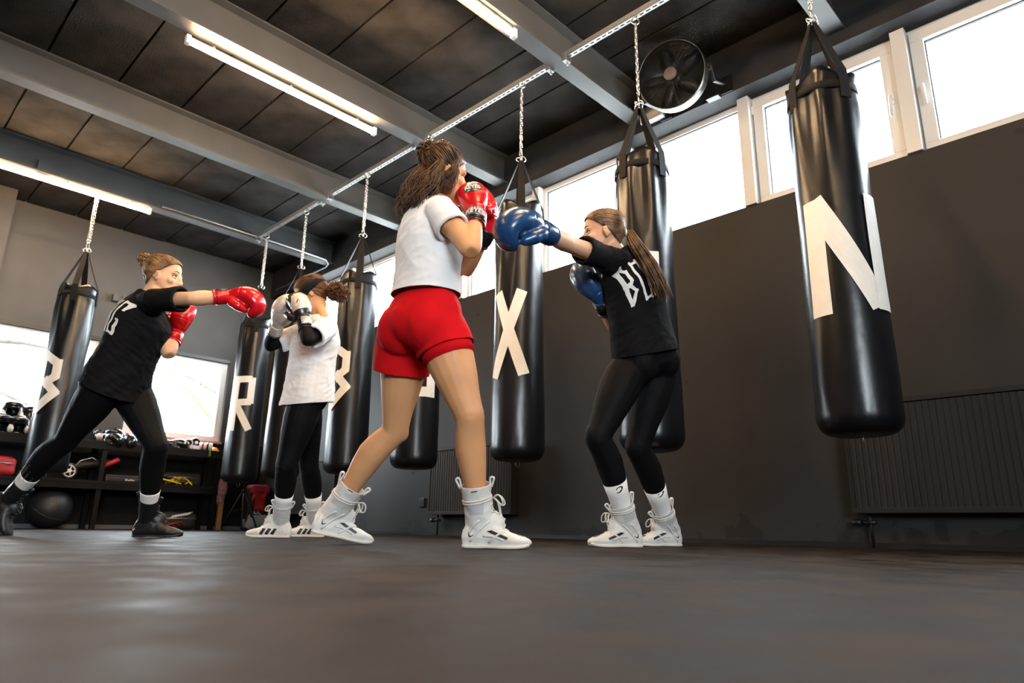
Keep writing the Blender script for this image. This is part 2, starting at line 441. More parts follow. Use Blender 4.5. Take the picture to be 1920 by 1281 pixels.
window_back(11, WB0, 0.28); window_back(12, 1.09, 2.205); window_back(13, 2.61, 3.77)

# outside: pale yard, strip of grass and bare trees beyond the rear windows
b = B(); box(b, -30, 40, YB+0.31, 60, -0.3, -0.15); struct('ground', b, mat('pale_gravel', (0.62, 0.60, 0.57), 0.9, var=0.1, vscale=3))
ground_r = B(); box(ground_r, XW+0.31, 40, -30, YB+0.31, -0.3, -0.15); struct('ground_2', ground_r, mat('pale_paving', (0.5, 0.49, 0.47), 0.9, var=0.1, vscale=3))
bark = mat('pale_bark', (0.035, 0.028, 0.02), 0.9, var=0.2)
moss = mat('mossy_bark', (0.045, 0.05, 0.012), 0.9, var=0.3)
def tree(x, y, seed, label):
    rng = random.Random(seed)
    root = thing('bare_tree', (x, y, -0.15), label, 'tree')
    b = B(); h = 2.2
    tube(b, [(x, y, -0.15), (x+0.05, y, 1.0), (x-0.06, y+0.02, h), (x+0.02, y, h+0.8)], [0.14, 0.11, 0.09, 0.06], 9)
    ob('trunk', b, bark, root, True)
    for k in range(11):
        p = V((x, y, 1.1+k*0.17)); a = rng.uniform(0, 2*pi) if k % 2 else (0 if k % 4 else pi)
        d = V((math.cos(a), math.sin(a)*0.5, rng.uniform(0.05, 0.5))); pts = [p]; r = []
        for s in range(9):
            d = (d + V((rng.uniform(-.3, .3), rng.uniform(-.3, .3), rng.uniform(-.22, .2)))).normalized()
            pts.append(pts[-1] + d*0.33); 
        r = [0.050*(1-0.095*s) for s in range(10)]
        b = B(); tube(b, pts, r, 6)
        for s in (2, 3, 4, 5, 6, 7):
            q = [pts[s]]; e = V((rng.uniform(-1, 1), rng.uniform(-1, 1), rng.uniform(-.6, .8))).normalized()
            for _ in range(5):
                e = (e + V((rng.uniform(-.35, .35), rng.uniform(-.35, .35), rng.uniform(-.3, .3)))).normalized(); q.append(q[-1]+e*0.17)
            tube(b, q, [0.013, 0.011, 0.009, 0.007, 0.006, 0.004], 5)
        ob('branch', b, moss if k in (1, 4, 7) else bark, root, True)
tree(1.2, 13.4, 3, 'bare pale tree outside the left rear window')
tree(6.4, 14.2, 8, 'bare pale tree outside the right rear window')

# ------------------------------------------------------------------ ceiling lamps
def tube_lamp(x0, x1, y, z, label, group=None):
    t = thing('tube_lamp', ((x0+x1)/2, y, z-0.03), label, 'lamp', group)
    b = B(); box(b, x0, x1, y-0.009, y+0.009, z+0.010, z+0.030, bev=0.003); ob('lamp_housing', b, M['lamp_body'], t)
    b = B(); lathe(b, V((x0+0.03, y, z-0.008)), V((1, 0, 0)), [(0, 0.016), (x1-x0-0.06, 0.016)], 12); ob('light_tube', b, M['tube'], t, True)
    for x in (x0, x1-0.03):
        b = B(); box(b, x, x+0.03, y-0.020, y+0.020, z-0.03, z+0.036, bev=0.004); ob('end_cap', b, M['cap'], t)
    for f in (0.12, 0.5, 0.88):
        x = x0+(x1-x0)*f
        b = B(); box(b, x-0.003, x+0.003, y-0.003, y+0.003, z+0.03, ZB+0.002); box(b, x-0.010, x+0.010, y-0.014, y+0.014, z+0.030, z+0.038); ob('bracket', b, M['chain'], t)
tube_lamp(1.245, 2.785, 4.335, ZB-0.065, 'warm white tube lamp above and left of the woman in red shorts')
tube_lamp(0.50, 2.055, 7.35, ZB-0.060, 'warm white tube lamp above the far left punching bag')
tube_lamp(1.20, 2.745, 2.685, ZB-0.060, 'warm white tube lamp cut by the top edge of the picture')
for y, x0, q in ((1.18, 1.25, 'nearest above the camera'), (2.70, -1.6, 'on the fourth beam from the far wall, out of the picture'), (-0.37, 0.2, 'behind the camera')):
    tube_lamp(x0, x0+1.55, y, ZB-0.055, 'warm white tube lamp ' + q)
b = B(); box(b, 1.02, 1.13, 7.365, 7.395, ZB+0.0, ZB+0.13, bev=0.004)
ob('junction_box', b, M['beam'], label='small grey junction box on the far beam above the left lamp', cat='box')

# ------------------------------------------------------------------ slotted rail under the beams, one length per bay
RX, RZ = 3.225, 3.315
def rail_piece(y0, y1, label):
    t = thing('strut_rail', (RX, (y0+y1)/2, RZ), label, 'rail', 'slotted bag rails')
    b = B(); hw = 0.0205; h = 0.041; th = 0.0025
    box(b, RX-hw, RX-hw+th, y0, y1, RZ, RZ+h); box(b, RX+hw-th, RX+hw, y0, y1, RZ, RZ+h)
    box(b, RX-hw, RX-0.005, y0, y1, RZ, RZ+th); box(b, RX+0.005, RX+hw, y0, y1, RZ, RZ+th)
    y = y0; 
    while y < y1-0.03:
        box(b, RX-0.005, RX+0.005, y, min(y+0.019, y1), RZ, RZ+th); y += 0.05
    ob('channel', b, M['rail'], t)
    for yy, s in ((y0, 1), (y1, -1)):
        b = B(); c = yy+s*0.01
        box(b, RX-0.03, RX+0.03, c-0.018, c+0.018, RZ-0.034, RZ-0.030); box(b, RX-0.03, RX-0.026, c-0.018, c+0.018, RZ-0.034, RZ+0.03); box(b, RX+0.026, RX+0.03, c-0.018, c+0.018, RZ-0.034, RZ+0.03)
        lathe(b, V((RX+0.012, c, RZ-0.034)), V((0, 0, -1)), [(0, 0.008), (0.02, 0.008)], 6)
        ob('clamp', b, M['rail'], t)
RB = [y for y in BEAMS if y > -1]
nm = ['far end', 'second bay from the far end', 'third bay, over the woman in red shorts', 'bay over the two middle bags', 'bay over the nearest bag', 'bay']
for k in range(len(RB)-1):
    rail_piece(RB[k]+0.067, RB[k+1]-0.067, 'length of slotted steel rail in the beam bay above ' + ['the camera', 'the bag marked N', 'the bag marked X', 'the bag marked B', 'the bag marked R'][k])

# ------------------------------------------------------------------ radiators, sockets, fan
def radiator(y0, y1, z0, z1, label):
    xf = XW-0.11
    t = thing('radiator', (XW-0.06, (y0+y1)/2, z0), label, 'radiator')
    b = B(); n = max(6, int((y1-y0)/0.034)); st = (y1-y0-0.03)/n; ring_f = []; 
    pts = [(xf+0.006, y0)]
    for i in range(n):
        a = y0+0.015+i*st
        pts += [(xf+0.006, a+0.001), (xf, a+0.008), (xf, a+st-0.008), (xf+0.006, a+st-0.001)]
    pts += [(xf+0.006, y1)]
    poly = pts + [(xf+0.03, y1), (xf+0.03, y0)]
    A = [b.verts.new((x, y, z0+0.03)) for x, y in poly]; Bq = [b.verts.new((x, y, z1-0.035)) for x, y in poly]
    for i in range(len(poly)):
        j = (i+1) % len(poly); b.faces.new((A[i], A[j], Bq[j], Bq[i]))
    b.faces.new(list(reversed(A))); b.faces.new(Bq)
    ob('ribbed_panel', b, M['radiator'], t)
    for a, c in ((y0-0.004, y0+0.006), (y1-0.006, y1+0.004)):
        b = B(); box(b, xf-0.002, XW-0.02, a, c, z0, z1-0.01); ob('side_cover', b, M['radiator'], t)
    b = B(); box(b, xf-0.003, XW-0.02, y0-0.004, y1+0.004, z1-0.03, z1, bev=0.004); ob('top_grille', b, M['radiator'], t)
    b = B(); box(b, xf-0.004, xf+0.03, y0, y1, z0, z0+0.03, bev=0.003); ob('bottom_edge', b, M['radiator'], t)
    b = B(); box(b, xf+0.045, XW-0.03, y0+0.02, y1-0.02, z0+0.03, z1-0.04); ob('back_panel', b, M['radiator'], t)
    b = B(); yy = y1-0.07
    tube(b, [(XW-0.05, yy, z0+0.01), (XW-0.05, yy, z0-0.05), (XW-0.05, yy, 0.0)], 0.009, 8); lathe(b, V((XW-0.05, yy, z0-0.05)), V((0, 1, 0)), [(-0.03, 0.013), (0.05, 0.013)], 10); lathe(b, V((XW-0.05, yy+0.05, z0-0.05)), V((0, 1, 0)), [(0, 0.02), (0.05, 0.018)], 12)
    ob('valve_pipe', b, M['black_metal'], t, True)
radiator(-0.55, 1.40, 0.19, 0.83, 'dark ribbed radiator on the window wall below the bag marked N')
radiator(4.15, 5.24, 0.19, 0.815, 'dark ribbed radiator behind the bare legs of the woman in red shorts')
radiator(6.95, 8.25, 0.20, 0.83, 'dark ribbed radiator in the far corner behind the black leggings')
def socket(loc, nrm, label):
    t = thing('wall_socket', loc, label, 'socket')
    a, c = frame_from(V(nrm)); m4 = Matrix((( a.x, c.x, nrm[0], loc[0]), (a.y, c.y, nrm[1], loc[1]), (a.z, c.z, nrm[2], loc[2]), (0, 0, 0, 1)))
    b = B(); box(b, -0.042, 0.042, -0.042, 0.042, 0, 0.014, m4, bev=0.004); ob('face_plate', b, M['black_plastic'], t)
    b = B(); lathe(b, m4 @ V((0, 0, 0.010)), V(nrm), [(0, 0.021), (0.006, 0.021), (0.0061, 0.018), (0.001, 0.017)], 20); ob('outlet', b, M['black_metal'], t, True)
socket((XW, 5.475, 0.31), (-1, 0, 0), 'small black wall socket beside the far radiator')
b = B(); p = PY_(226, 563, YB); box(b, p.x-0.10, p.x+0.06, YB-0.07, YB, p.z-0.04, p.z+0.05, bev=0.006); box(b, p.x+0.0, p.x+0.055, YB-0.10, YB-0.07, p.z-0.03, p.z+0.04, bev=0.004)
ob('wall_sensor', b, mat('dark_grey_plastic', (.07, .07, .072), .4), label='small grey sensor box on the rear wall beside the left bag', cat='sensor')
p = PY_(491, 702, YB)
b = B(); box(b, p.x-0.05, p.x+0.05, YB-0.03, YB, p.z-0.11, p.z+0.07, bev=0.004); box(b, p.x-0.03, p.x+0.03, YB-0.05, YB-0.03, p.z-0.0, p.z+0.05, bev=0.006)
ob('switch_box', b, M['black_plastic'], label='black glossy switch box on the rear wall beside the bag marked R', cat='switch')

# wall fan
fc = PX_(1264, 146, 3.93)
fn = V((-0.93, -0.20, -0.22)).normalized(); fa, fb = frame_from(fn)
fan = thing('wall_fan', fc + V((0.2, 0, -0.2)), 'round black wall fan under the ceiling beside the bag behind the punching woman', 'fan')
FR = 0.252
b = B(); lathe(b, fc - fn*0.02, fn, [(0.0, FR*0.96), (0.0, FR), (0.10, FR), (0.105, FR*0.985), (0.10, FR*0.965), (0.0, FR*0.95)], 48); ob('drum', b, mat('polished_dark_steel', (0.11, 0.105, 0.10), 0.3, 0.9), fan, True)
b = B()
for k in range(1, 22): torus(b, fc + fn*(0.085 - 0.03*(k/22)**2), fn, FR*0.2+FR*0.76*k/22, 0.0012, 36, 4)
for k in range(30):
    a = 2*pi*k/30; d = fa*math.cos(a)+fb*math.sin(a); tube(b, [fc+fn*0.087+d*FR*0.18, fc+fn*0.082+d*FR*0.6, fc+fn*0.058+d*FR*0.965], 0.0013, 4)
ob('front_grille', b, M['black_metal'], fan)
b = B(); lathe(b, fc + fn*0.075, fn, [(0, 0.05), (0.02, 0.05), (0.026, 0.04)], 20); ob('hub_badge', b, mat('grey_badge', (0.09, 0.07, 0.07), 0.5), fan, True)
for k in range(5):
    a = 2*pi*k/5+0.4; b = B(); rr = []
    for s in range(6):
        r = 0.04+0.19*s/5; aa = a + 0.12*s/5; d = fa*math.cos(aa)+fb*math.sin(aa); tdir = -fa*math.sin(aa)+fb*math.cos(aa)
        wv = (tdir*0.8+fn*0.5).normalized()*(0.03+0.04*math.sin(pi*min(1, s/4.5)))
        rr.append([b.verts.new(fc+d*r+wv+fn*0.002), b.verts.new(fc+d*r+fn*0.004), b.verts.new(fc+d*r-wv+fn*0.002), b.verts.new(fc+d*r-fn*0.001)])
    skin_rings(b, rr); ob('blade', b, M['black_plastic'], fan, True)
b = B(); lathe(b, fc-fn*0.12, fn, [(0, 0.03), (0.0, 0.06), (0.13, 0.06), (0.14, 0.03)], 18); ob('motor', b, M['black_plastic'], fan, True)
for s in (1, -1):
    q = fc + fa*(s*(FR+0.010)); b = B()
    tube(b, [q, q+V((0.05, 0, -0.10)), V((XW-0.15, q.y, HEAD+0.06))], 0.014, 8, flat=.4)
    box(b, XW-0.152, XW-0.139, q.y-0.05, q.y+0.05, HEAD+0.0, HEAD+0.14, bev=0.003); lathe(b, q-fa*(s*0.008), fa*s, [(0, .03), (.02, .03), (.024, .02)], 14)
    ob('bracket', b, M['black_metal'], fan)
p = V((XW-0.14, fc.y-0.16, HEAD+0.04))
b = B(); box(b, p.x-0.06, p.x, p.y-0.05, p.y+0.05, p.z-0.06, p.z+0.10, bev=0.004); 
ob('fan_control', b, M['black_plastic'], label='small black control box under the wall fan', cat='switch')
b = B(); box(b, p.x-0.07, p.x, p.y+0.42, p.y+0.62, p.z-0.02, p.z+0.11, bev=0.004); box(b, p.x-0.074, p.x-0.06, p.y+0.44, p.y+0.52, p.z+0.0, p.z+0.09)
ob('light_switch', b, M['cap'], label='small white box on the ledge behind the strap of the bag behind the punching woman', cat='box')
# ------------------------------------------------------------------ letters made of strips (for bags and shirts)
STROKES = {   # (x0,y0,x1,y1) in a box 0..1 wide, 0..1 tall
 'N': [(.11, .0, .11, .97), (.13, .96, .80, .04), (.90, .02, .90, .98)],
 'X': [(.10, .0, .84, 1.0), (.16, 1.0, .90, .02)],
 'I': [(.5, 0, .5, 1)],
 'R': [(.14, 0, .14, 1.0), (.06, .93, .80, .95), (.80, .98, .80, .50), (.84, .53, .10, .50), (.22, .50, .86, .02)],
 'B': [(.14, 0, .14, 1.0), (.10, .97, .66, .80), (.68, .86, .68, .56), (.72, .60, .30, .44), (.30, .55, .80, .30), (.80, .36, .16, .02)],
 'O': [(.12, 0, .12, 1.0), (.05, .93, .92, .93), (.86, 1.0, .86, 0), (.92, .07, .05, .05)],
 'G': [(.80, .98, .80, .70), (.86, .94, .14, .96), (.16, 1.0, .16, .03), (.10, .06, .84, .05), (.80, .0, .80, .46), (.86, .44, .50, .44)],
 '8': [],
}
def strip_quads(strokes, wx, wy, tw):
    """strips -> list of (corner polygons) in metres"""
    out = []
    for x0, y0, x1, y1 in strokes:
        a = V((x0*wx, y0*wy)); c = V((x1*wx, y1*wy)); d = (c-a).normalized(); n = V((-d.y, d.x))*tw*0.5
        out.append((a, c, n))
    return out

# ------------------------------------------------------------------ punching bags
BZ0, BZ1, BR = 0.495, 2.27, 0.172
def bag_r(t):
    """radius along the bag, t=0 bottom .. 1 rim"""
    z = t*(BZ1-BZ0)
    r = BR*(1.03-0.10*t + 0.012*math.sin(9*t))
    if z < 0.075: r *= math.sqrt(max(0.0, 1-((0.075-z)/0.075)**2))*0.36+0.64 if z > 0.0 else 0.64
    if t > 0.86: r *= 1-0.06*((t-0.86)/0.14)
    return r
def make_bag_meshes(seed):
    rng = random.Random(seed)
    ms = {}
    NS = 56
    b = B(); rs = []
    zs = [0.0, 0.004, 0.010, 0.02, 0.032, 0.048, 0.065, 0.085] + [0.085+ (1.69-0.085)*k/44 for k in range(1, 45)] + [1.715, 1.74, 1.765]
    ph = rng.uniform(0, 6)
    for z in zs:
        t = z/(BZ1-BZ0); ringv = []
        for i in range(NS):
            a = 2*pi*i/NS
            r = bag_r(t)
            r += 0.0035*noise.noise(V((math.cos(a)*2.2, math.sin(a)*2.2, z*3+seed*9)))
            r += 0.0012*noise.noise(V((math.cos(a)*7, math.sin(a)*7, z*16+seed)))
            pl = max(0, 1-abs(z-1.58)/(0.22 if z > 1.58 else 0.42))            # gathered folds under the top band
            r += pl*0.013*(math.sin(5*a+ph+1.5*math.sin(2*a))*0.6+0.4*math.sin(9*a+ph*2))
            if 0.0 < z < 0.16: r += 0.0022*math.sin(34*a+rng.uniform(-.2, .2))*max(0, 1-abs(z-0.07)/0.08)
            if z > 1.67: r += 0.012*math.sin(4*a+ph)*(z-1.67)/0.1
            zz = z + (0.020*math.sin(4*a+pi/2)*(z-1.69)/0.075 if z > 1.69 else 0)
            ringv.append(b.verts.new((r*math.cos(a), r*math.sin(a), BZ0+zz)))
        rs.append(ringv)
    skin_rings(b, rs, cap=False); b.faces.new(list(reversed(rs[0])))
    # inner wall and filling below the rim
    inn = [[b.verts.new((v.co.x*0.96, v.co.y*0.96, v.co.z-dz)) for v in rs[-1]] for dz in (0.001, 0.07)]
    skin_rings(b, [rs[-1]]+inn, cap=False); b.faces.new(inn[-1])
    ms['body'] = b
    b = B(); rb = []
    for z, off in ((1.655, 0.0005), (1.657, 0.005), (1.697, 0.005), (1.699, 0.0005)):
        row = []
        for i in range(NS):
            a = 2*pi*i/NS; r = bag_r(z/(BZ1-BZ0))+off+0.004*math.sin(5*a+ph)*0.5+0.002
            row.append(b.verts.new((r*math.cos(a), r*math.sin(a), BZ0+z)))
        rb.append(row)
    skin_rings(b, rb, cap=False); ms['band'] = b
    return ms
ZRING = 2.65
def strap_bm(a0):
    """one webbing strap: sewn to the wall of the bag, folding up to the ring"""
    b = B(); rs = []
    c = V((math.cos(a0), math.sin(a0), 0)); s = V((-math.sin(a0), math.cos(a0), 0))
    pts = [(BR*0.925+0.007, BZ0+1.60, 0.026), (BR*0.905+0.009, BZ0+1.70, 0.026), (BR*0.89+0.006, BZ0+1.765, 0.026), (BR*0.70, BZ0+1.86, 0.026), (BR*0.34, ZRING-0.13, 0.023), (0.014, ZRING-0.005, 0.012)]
    for r, z, hw in pts:
        p = c*r+V((0, 0, z)); n = (c*0.9+V((0, 0, 0.3))).normalized()*0.0022
        rs.append([b.verts.new(p+s*hw+n), b.verts.new(p-s*hw+n), b.verts.new(p-s*hw-n), b.verts.new(p+s*hw-n)])
    skin_rings(b, rs); return b
LINK = None
def link_me():
    global LINK
    if LINK is None:
        b = B(); pts = []
        for i in range(16):
            a = 2*pi*i/16; pts.append(V((0.0085*math.cos(a), 0, 0.0125*math.sin(a)+(0.008 if math.sin(a) > 0 else -0.008))))
        tube(b, pts, 0.0030, 6, closed=True, hint=V((0, 1, 0)))
        bmesh.ops.recalc_face_normals(b, faces=b.faces[:])
        LINK = bpy.data.meshes.new('chain_link'); b.to_mesh(LINK); b.free(); LINK.materials.append(M['chain']); LINK.polygons.foreach_set('use_smooth', [True]*len(LINK.polygons))
    return LINK
def bag_parts(t, ms, rot, loc):
    """fill bag thing t (at loc) with its own parts"""
def to_me(b, name, m, smooth=True):
    bmesh.ops.recalc_face_normals(b, faces=b.faces[:]); me = bpy.data.meshes.new(name); b.to_mesh(me); b.free(); me.materials.append(m)
    if smooth: me.polygons.foreach_set('use_smooth', [True]*len(me.polygons))
    return me
BAGSRC = []
for sd in (1, 2, 3):
    ms = make_bag_meshes(sd); d = [('bag_body', to_me(ms['body'], 'bag_body', M['vinyl'])), ('top_band', to_me(ms['band'], 'top_band', M['webbing']))]
    for k in range(4): d.append(('strap', to_me(strap_bm(pi/4+k*pi/2), 'strap', M['webbing'], False)))
    b = B()
    for k in range(4):
        a = pi/4+k*pi/2; torus(b, V((0.016*math.cos(a), 0.016*math.sin(a), ZRING+0.012)), V((-math.sin(a), math.cos(a), 0.3)), 0.019, 0.0035, 14, 6)
    d.append(('ring_cluster', to_me(b, 'ring_cluster', M['chain'])))
    b = B(); tube(b, [V((0.012*math.cos(x)*(1.25 if math.sin(x) < 0 else 0.8), 0, ZRING+0.065+0.036*math.sin(x))) for x in [2*pi*i/18 for i in range(18)]], 0.0038, 8, closed=True, hint=V((0, 1, 0)))
    d.append(('carabiner', to_me(b, 'carabiner', M['chain'])))
    b = B(); tube(b, [V((0.02*math.cos(x)-0.0, 0.004, BZ0-0.018+0.022*math.sin(x))) for x in [2*pi*i/16 for i in range(16)]], 0.0024, 6, closed=True, hint=V((0, 1, 0)))
    d.append(('bottom_ring', to_me(b, 'bottom_ring', M['chain'])))
    BAGSRC.append(d)
BAGS = {}
def bag(x, y, letter, label, src=0, rot=0.0, ztop=RZ, spin=0.0, width=0.30, tw=0.075, z0=1.015, z1=1.60, dz=0.0, lrot=None):
    t = thing('punching_bag', (x, y, 0), label, 'punching bag', 'hanging punching bags')
    rot = math.atan2(-y, -x)-pi/4+rot
    MX = Matrix.Translation((x, y, dz)) @ Matrix.Rotation(rot, 4, 'Z')
    for nme, me in BAGSRC[src]:
        o = bpy.data.objects.new(nme, me); COL.objects.link(o); o.parent = t; o.matrix_parent_inverse = Matrix.Identity(4); o.matrix_local = Matrix.Translation((0, 0, dz)) @ Matrix.Rotation(rot, 4, 'Z')
    z = ZRING+0.105+dz; k = 0
    while z < ztop-0.045:
        for s in (1, -1):
            o = bpy.data.objects.new('chain_link', link_me()); COL.objects.link(o); o.parent = t
            o.matrix_local = Matrix.Translation((0.0095*s, 0.006*s, z)) @ Matrix.Rotation(rot+0.6+(pi/2)*(k % 2)+0.25*s+random.uniform(-.2, .2), 4, 'Z')
        z += 0.0305; k += 1
    b = B(); torus(b, V((x, y, ztop-0.029)), V((CR.x, CR.y, 0)).cross(V((0, 0, 1))), 0.024, 0.005, 18, 8)
    ob('eye_bolt', b, M['chain'], t, True)
    if letter:
        # angle of the letter centre: towards the camera plus spin, positive to the right in the picture
        a0 = math.atan2(-y, -x) if lrot is None else lrot
        b = B(); H = z1-z0
        for li, (p, q, n) in enumerate(strip_quads(STROKES[letter], width, H, tw)):
            L = (q-p).length; nu = max(3, int(L/0.02)); nv = 4; grid = []
            for i in range(nu+1):
                row = []
                for j in range(nv+1):
                    s = p+(q-p)*(i/nu)+n*(2*j/nv-1)
                    aa = a0+spin+(s.x-width/2)/BR; zz = z0+s.y
                    rr = bag_r((zz-BZ0)/(BZ1-BZ0))+0.0040+0.0006*li+0.0035*noise.noise(V((math.cos(aa-rot)*2.2, math.sin(aa-rot)*2.2, (zz-BZ0)*3+(src+1)*9)))
                    row.append(b.verts.new((x+rr*math.cos(aa), y+rr*math.sin(aa), zz+dz)))
                grid.append(row)
            for i in range(nu):
                for j in range(nv): b.faces.new((grid[i][j], grid[i+1][j], grid[i+1][j+1], grid[i][j+1]))
        o = ob('tape_letter', b, M['tape'], t)
        o['label'] = 'white tape letter ' + letter
    BAGS[letter or len(BAGS)] = t
    return t
bag(3.225, 0.985, 'N', 'black punching bag marked N, nearest on the right', 0, 0.70, spin=0.23, width=0.37, tw=0.098)
bag(3.225, 2.06, 'I', 'black punching bag behind the woman with the ponytail', 1, 0.85, spin=0.22, width=0.2, tw=0.09)
bag(3.205, 3.06, 'X', 'black punching bag marked X between the two middle women', 2, 0.05, spin=-0.42, width=0.27, tw=0.075)
bag(3.20, 4.13, 'O', 'black punching bag mostly hidden behind the woman in red shorts', 0, 0.3, spin=0.05, width=0.27, tw=0.075)
bag(3.20, 5.06, 'B', 'black punching bag marked B behind the woman in white with headband', 1, -0.05, spin=-0.62, width=0.26, tw=0.07)
bag(3.225, 6.22, 'G', 'black punching bag seen between bag R and the woman with headband', 2, 0.1, spin=1.2, width=0.26, tw=0.07)
bag(3.235, 7.12, 'R', 'black punching bag marked R below the stretched red glove', 0, 0.0, spin=-0.30, width=0.25, tw=0.07)
bag(1.56, 7.40, 'B', 'black punching bag at far left behind the punching woman', 1, -0.25, ztop=ZB-0.005, spin=-0.62, width=0.27, tw=0.075)
# ------------------------------------------------------------------ figure tools
def evaluated(bm, mods):
    """run modifiers on a bmesh and give the resulting mesh"""
    me = bpy.data.meshes.new('tmp'); bmesh.ops.recalc_face_normals(bm, faces=bm.faces[:]); bm.to_mesh(me); bm.free()
    return evaluated_me(me, mods)
def evaluated_me(me, mods):
    o = bpy.data.objects.new('tmp', me); COL.objects.link(o)
    for ty, kw in mods:
        m = o.modifiers.new(ty, ty)
        for k, v in kw.items(): setattr(m, k, v)
    dg = bpy.context.evaluated_depsgraph_get(); dg.update()
    r = bpy.data.meshes.new_from_object(o.evaluated_get(dg), depsgraph=dg)
    bpy.data.objects.remove(o); bpy.data.meshes.remove(me)
    return r
def fuse(bm, vox=0.006, it=4, fac=0.5):
    return evaluated(bm, [('REMESH', dict(mode='VOXEL', voxel_size=vox)), ('SMOOTH', dict(factor=fac, iterations=it))])
def smooth_all(me): me.polygons.foreach_set('use_smooth', [True]*len(me.polygons)); return me
def cut(bm, p, n, rad=None, keep=None):
    """remove what lies beyond the plane (p, n), only within rad of p"""
    fs = [f for f in bm.faces if rad is None or (f.calc_center_median()-p).length < rad]
    g = set(fs)
    for f in fs: g.update(f.edges); g.update(f.verts)
    bmesh.ops.bisect_plane(bm, geom=list(g), plane_co=p, plane_no=n, clear_outer=True, dist=1e-5)
def noise_disp(bm, amp, sc_, seed=0, stretch=None, folds=None):
    bm.normal_update()
    for v in bm.verts:
        q = V(v.co)*sc_ + V((seed*3.1, seed*1.7, 0))
        if stretch: q = V((q.x*stretch[0], q.y*stretch[1], q.z*stretch[2]))
        d = noise.noise(q)
        d = (1-abs(d)*2)*0.6 + d*0.4
        v.co += v.normal*amp*d
def finish(name, me_or_bm, m, parent, thick=0.0, vox_bm=None, **kw):
    if isinstance(me_or_bm, bmesh.types.BMesh):
        me = bpy.data.meshes.new(name); me_or_bm.to_mesh(me); me_or_bm.free()
    else: me = me_or_bm
    if thick: me = evaluated_me(me, [('SOLIDIFY', dict(thickness=thick, offset=-1.0))])
    smooth_all(me); me.name = name; me.materials.clear()
    for x in (m if isinstance(m, (list, tuple)) else [m]): me.materials.append(x)
    return tag(link_mesh(name, me, m, parent), **kw)
def to_bm(me):
    b = B(); b.from_mesh(me); bpy.data.meshes.remove(me); return b
def limb(bm, A, C, fwd, prof, n=16):
    """closed tapered limb from A to C; prof rows (t, half width, front depth, back depth, shift forward)"""
    ax = (C-A).normalized(); f = (fwd-ax*fwd.dot(ax)).normalized(); s = ax.cross(f).normalized(); L = (C-A).length
    skin_rings(bm, [ring(bm, A+ax*(t*L)+f*o, s, f, w, d, n, rb2=k) for t, w, d, k, o in prof])
def blob(bm, c, X, Y, Z, rx, ry, rz): ellipsoid(bm, c, (X*rx, Y*ry, Z*rz), 14, 10)
def bvh_of(o_or_me):
    me = o_or_me.data if hasattr(o_or_me, 'data') else o_or_me
    return BVHTree.FromPolygons([v.co.copy() for v in me.vertices], [tuple(p.vertices) for p in me.polygons])
def decal(name, polys, o, ax, ay, tgt, m, parent, lift=0.0012, maxe=0.007, reach=0.25, **kw):
    """flat print laid on a surface: polygons in the plane (o, ax, ay), dropped along -(ax x ay)"""
    n = ax.cross(ay).normalized(); b = B()
    if isinstance(polys, bpy.types.Mesh):
        b.from_mesh(polys)
        for v in b.verts: v.co = V((v.co.x, v.co.y, 0))
    else:
        for poly in polys:
            vs = [b.verts.new((x, y, 0)) for x, y in poly]; b.faces.new(vs)
    bmesh.ops.triangulate(b, faces=b.faces[:])
    for _ in range(6):
        es = [e for e in b.edges if e.calc_length() > maxe]
        if not es: break
        bmesh.ops.subdivide_edges(b, edges=es, cuts=1); bmesh.ops.triangulate(b, faces=b.faces[:])
    dead = []
    for v in b.verts:
        p = o+ax*v.co.x+ay*v.co.y; h = tgt.ray_cast(p+n*reach, -n, reach*2)
        if h[0] is None: dead.append(v); continue
        v.co = h[0]+h[1]*lift if h[1].dot(n) > -0.2 else h[0]+n*lift
    bmesh.ops.delete(b, geom=dead, context='VERTS')
    if not b.faces: b.free(); return None
    for f in b.faces:
        f.normal_update()
        if f.normal.dot(n) < 0: f.normal_flip()
    return finish(name, b, m, parent, **kw)
def text_mesh(s, size, sx=1.0, bold=0.0, align='CENTER'):
    c = bpy.data.curves.new('txt', 'FONT'); c.body = s; c.size = size; c.align_x = align; c.align_y = 'CENTER'; c.resolution_u = 3; c.offset = bold
    o = bpy.data.objects.new('txt', c); me = bpy.data.meshes.new_from_object(o); bpy.data.objects.remove(o); bpy.data.curves.remove(c)
    for v in me.vertices: v.co.x *= sx
    return me
def stroke_polys(word, wx, wy, tw, gap):
    out = []; x = 0
    for ch in word:
        for a, c, n in strip_quads(STROKES[ch], wx, wy, tw):
            o = V((x, 0)); out.append([tuple(o+a+n), tuple(o+a-n), tuple(o+c-n), tuple(o+c+n)])
        x += (wx if ch != 'I' else wx*0.6)+gap
    return out, x-gap

# skin, cloth and leather
M['skin'] = mat('skin', (0.67, 0.335, 0.16), 0.5, spec=0.3, var=0.07, vscale=9, bump=0.0004, bscale=200, sss=0.12)
M['skin_fair'] = mat('fair_skin', (0.72, 0.41, 0.255), 0.5, spec=0.3, var=0.06, vscale=9, bump=0.0004, bscale=200, sss=0.12)
M['white_cotton'] = mat('white_cotton', (0.80, 0.79, 0.79), 0.9, bump=0.0007, bscale=22, sheen=0.2)
M['black_cotton'] = mat('black_cotton', (0.006, 0.006, 0.007), 0.85, bump=0.0010, bscale=22, spec=0.12)
M['black_knit'] = mat('black_stretch_knit', (0.0052, 0.005, 0.0058), 0.65, bump=0.0003, bscale=200, spec=0.10)
M['red_cloth'] = mat('red_satin_cloth', (0.60, 0.008, 0.012), 0.75, spec=0.04, var=0.06, vscale=8, bump=0.0010, bscale=18)
M['sock'] = mat('white_ribbed_sock', (0.82, 0.80, 0.78), 0.9, bump=0.0010, bscale=120, aniso=(1, 1, 0.15))
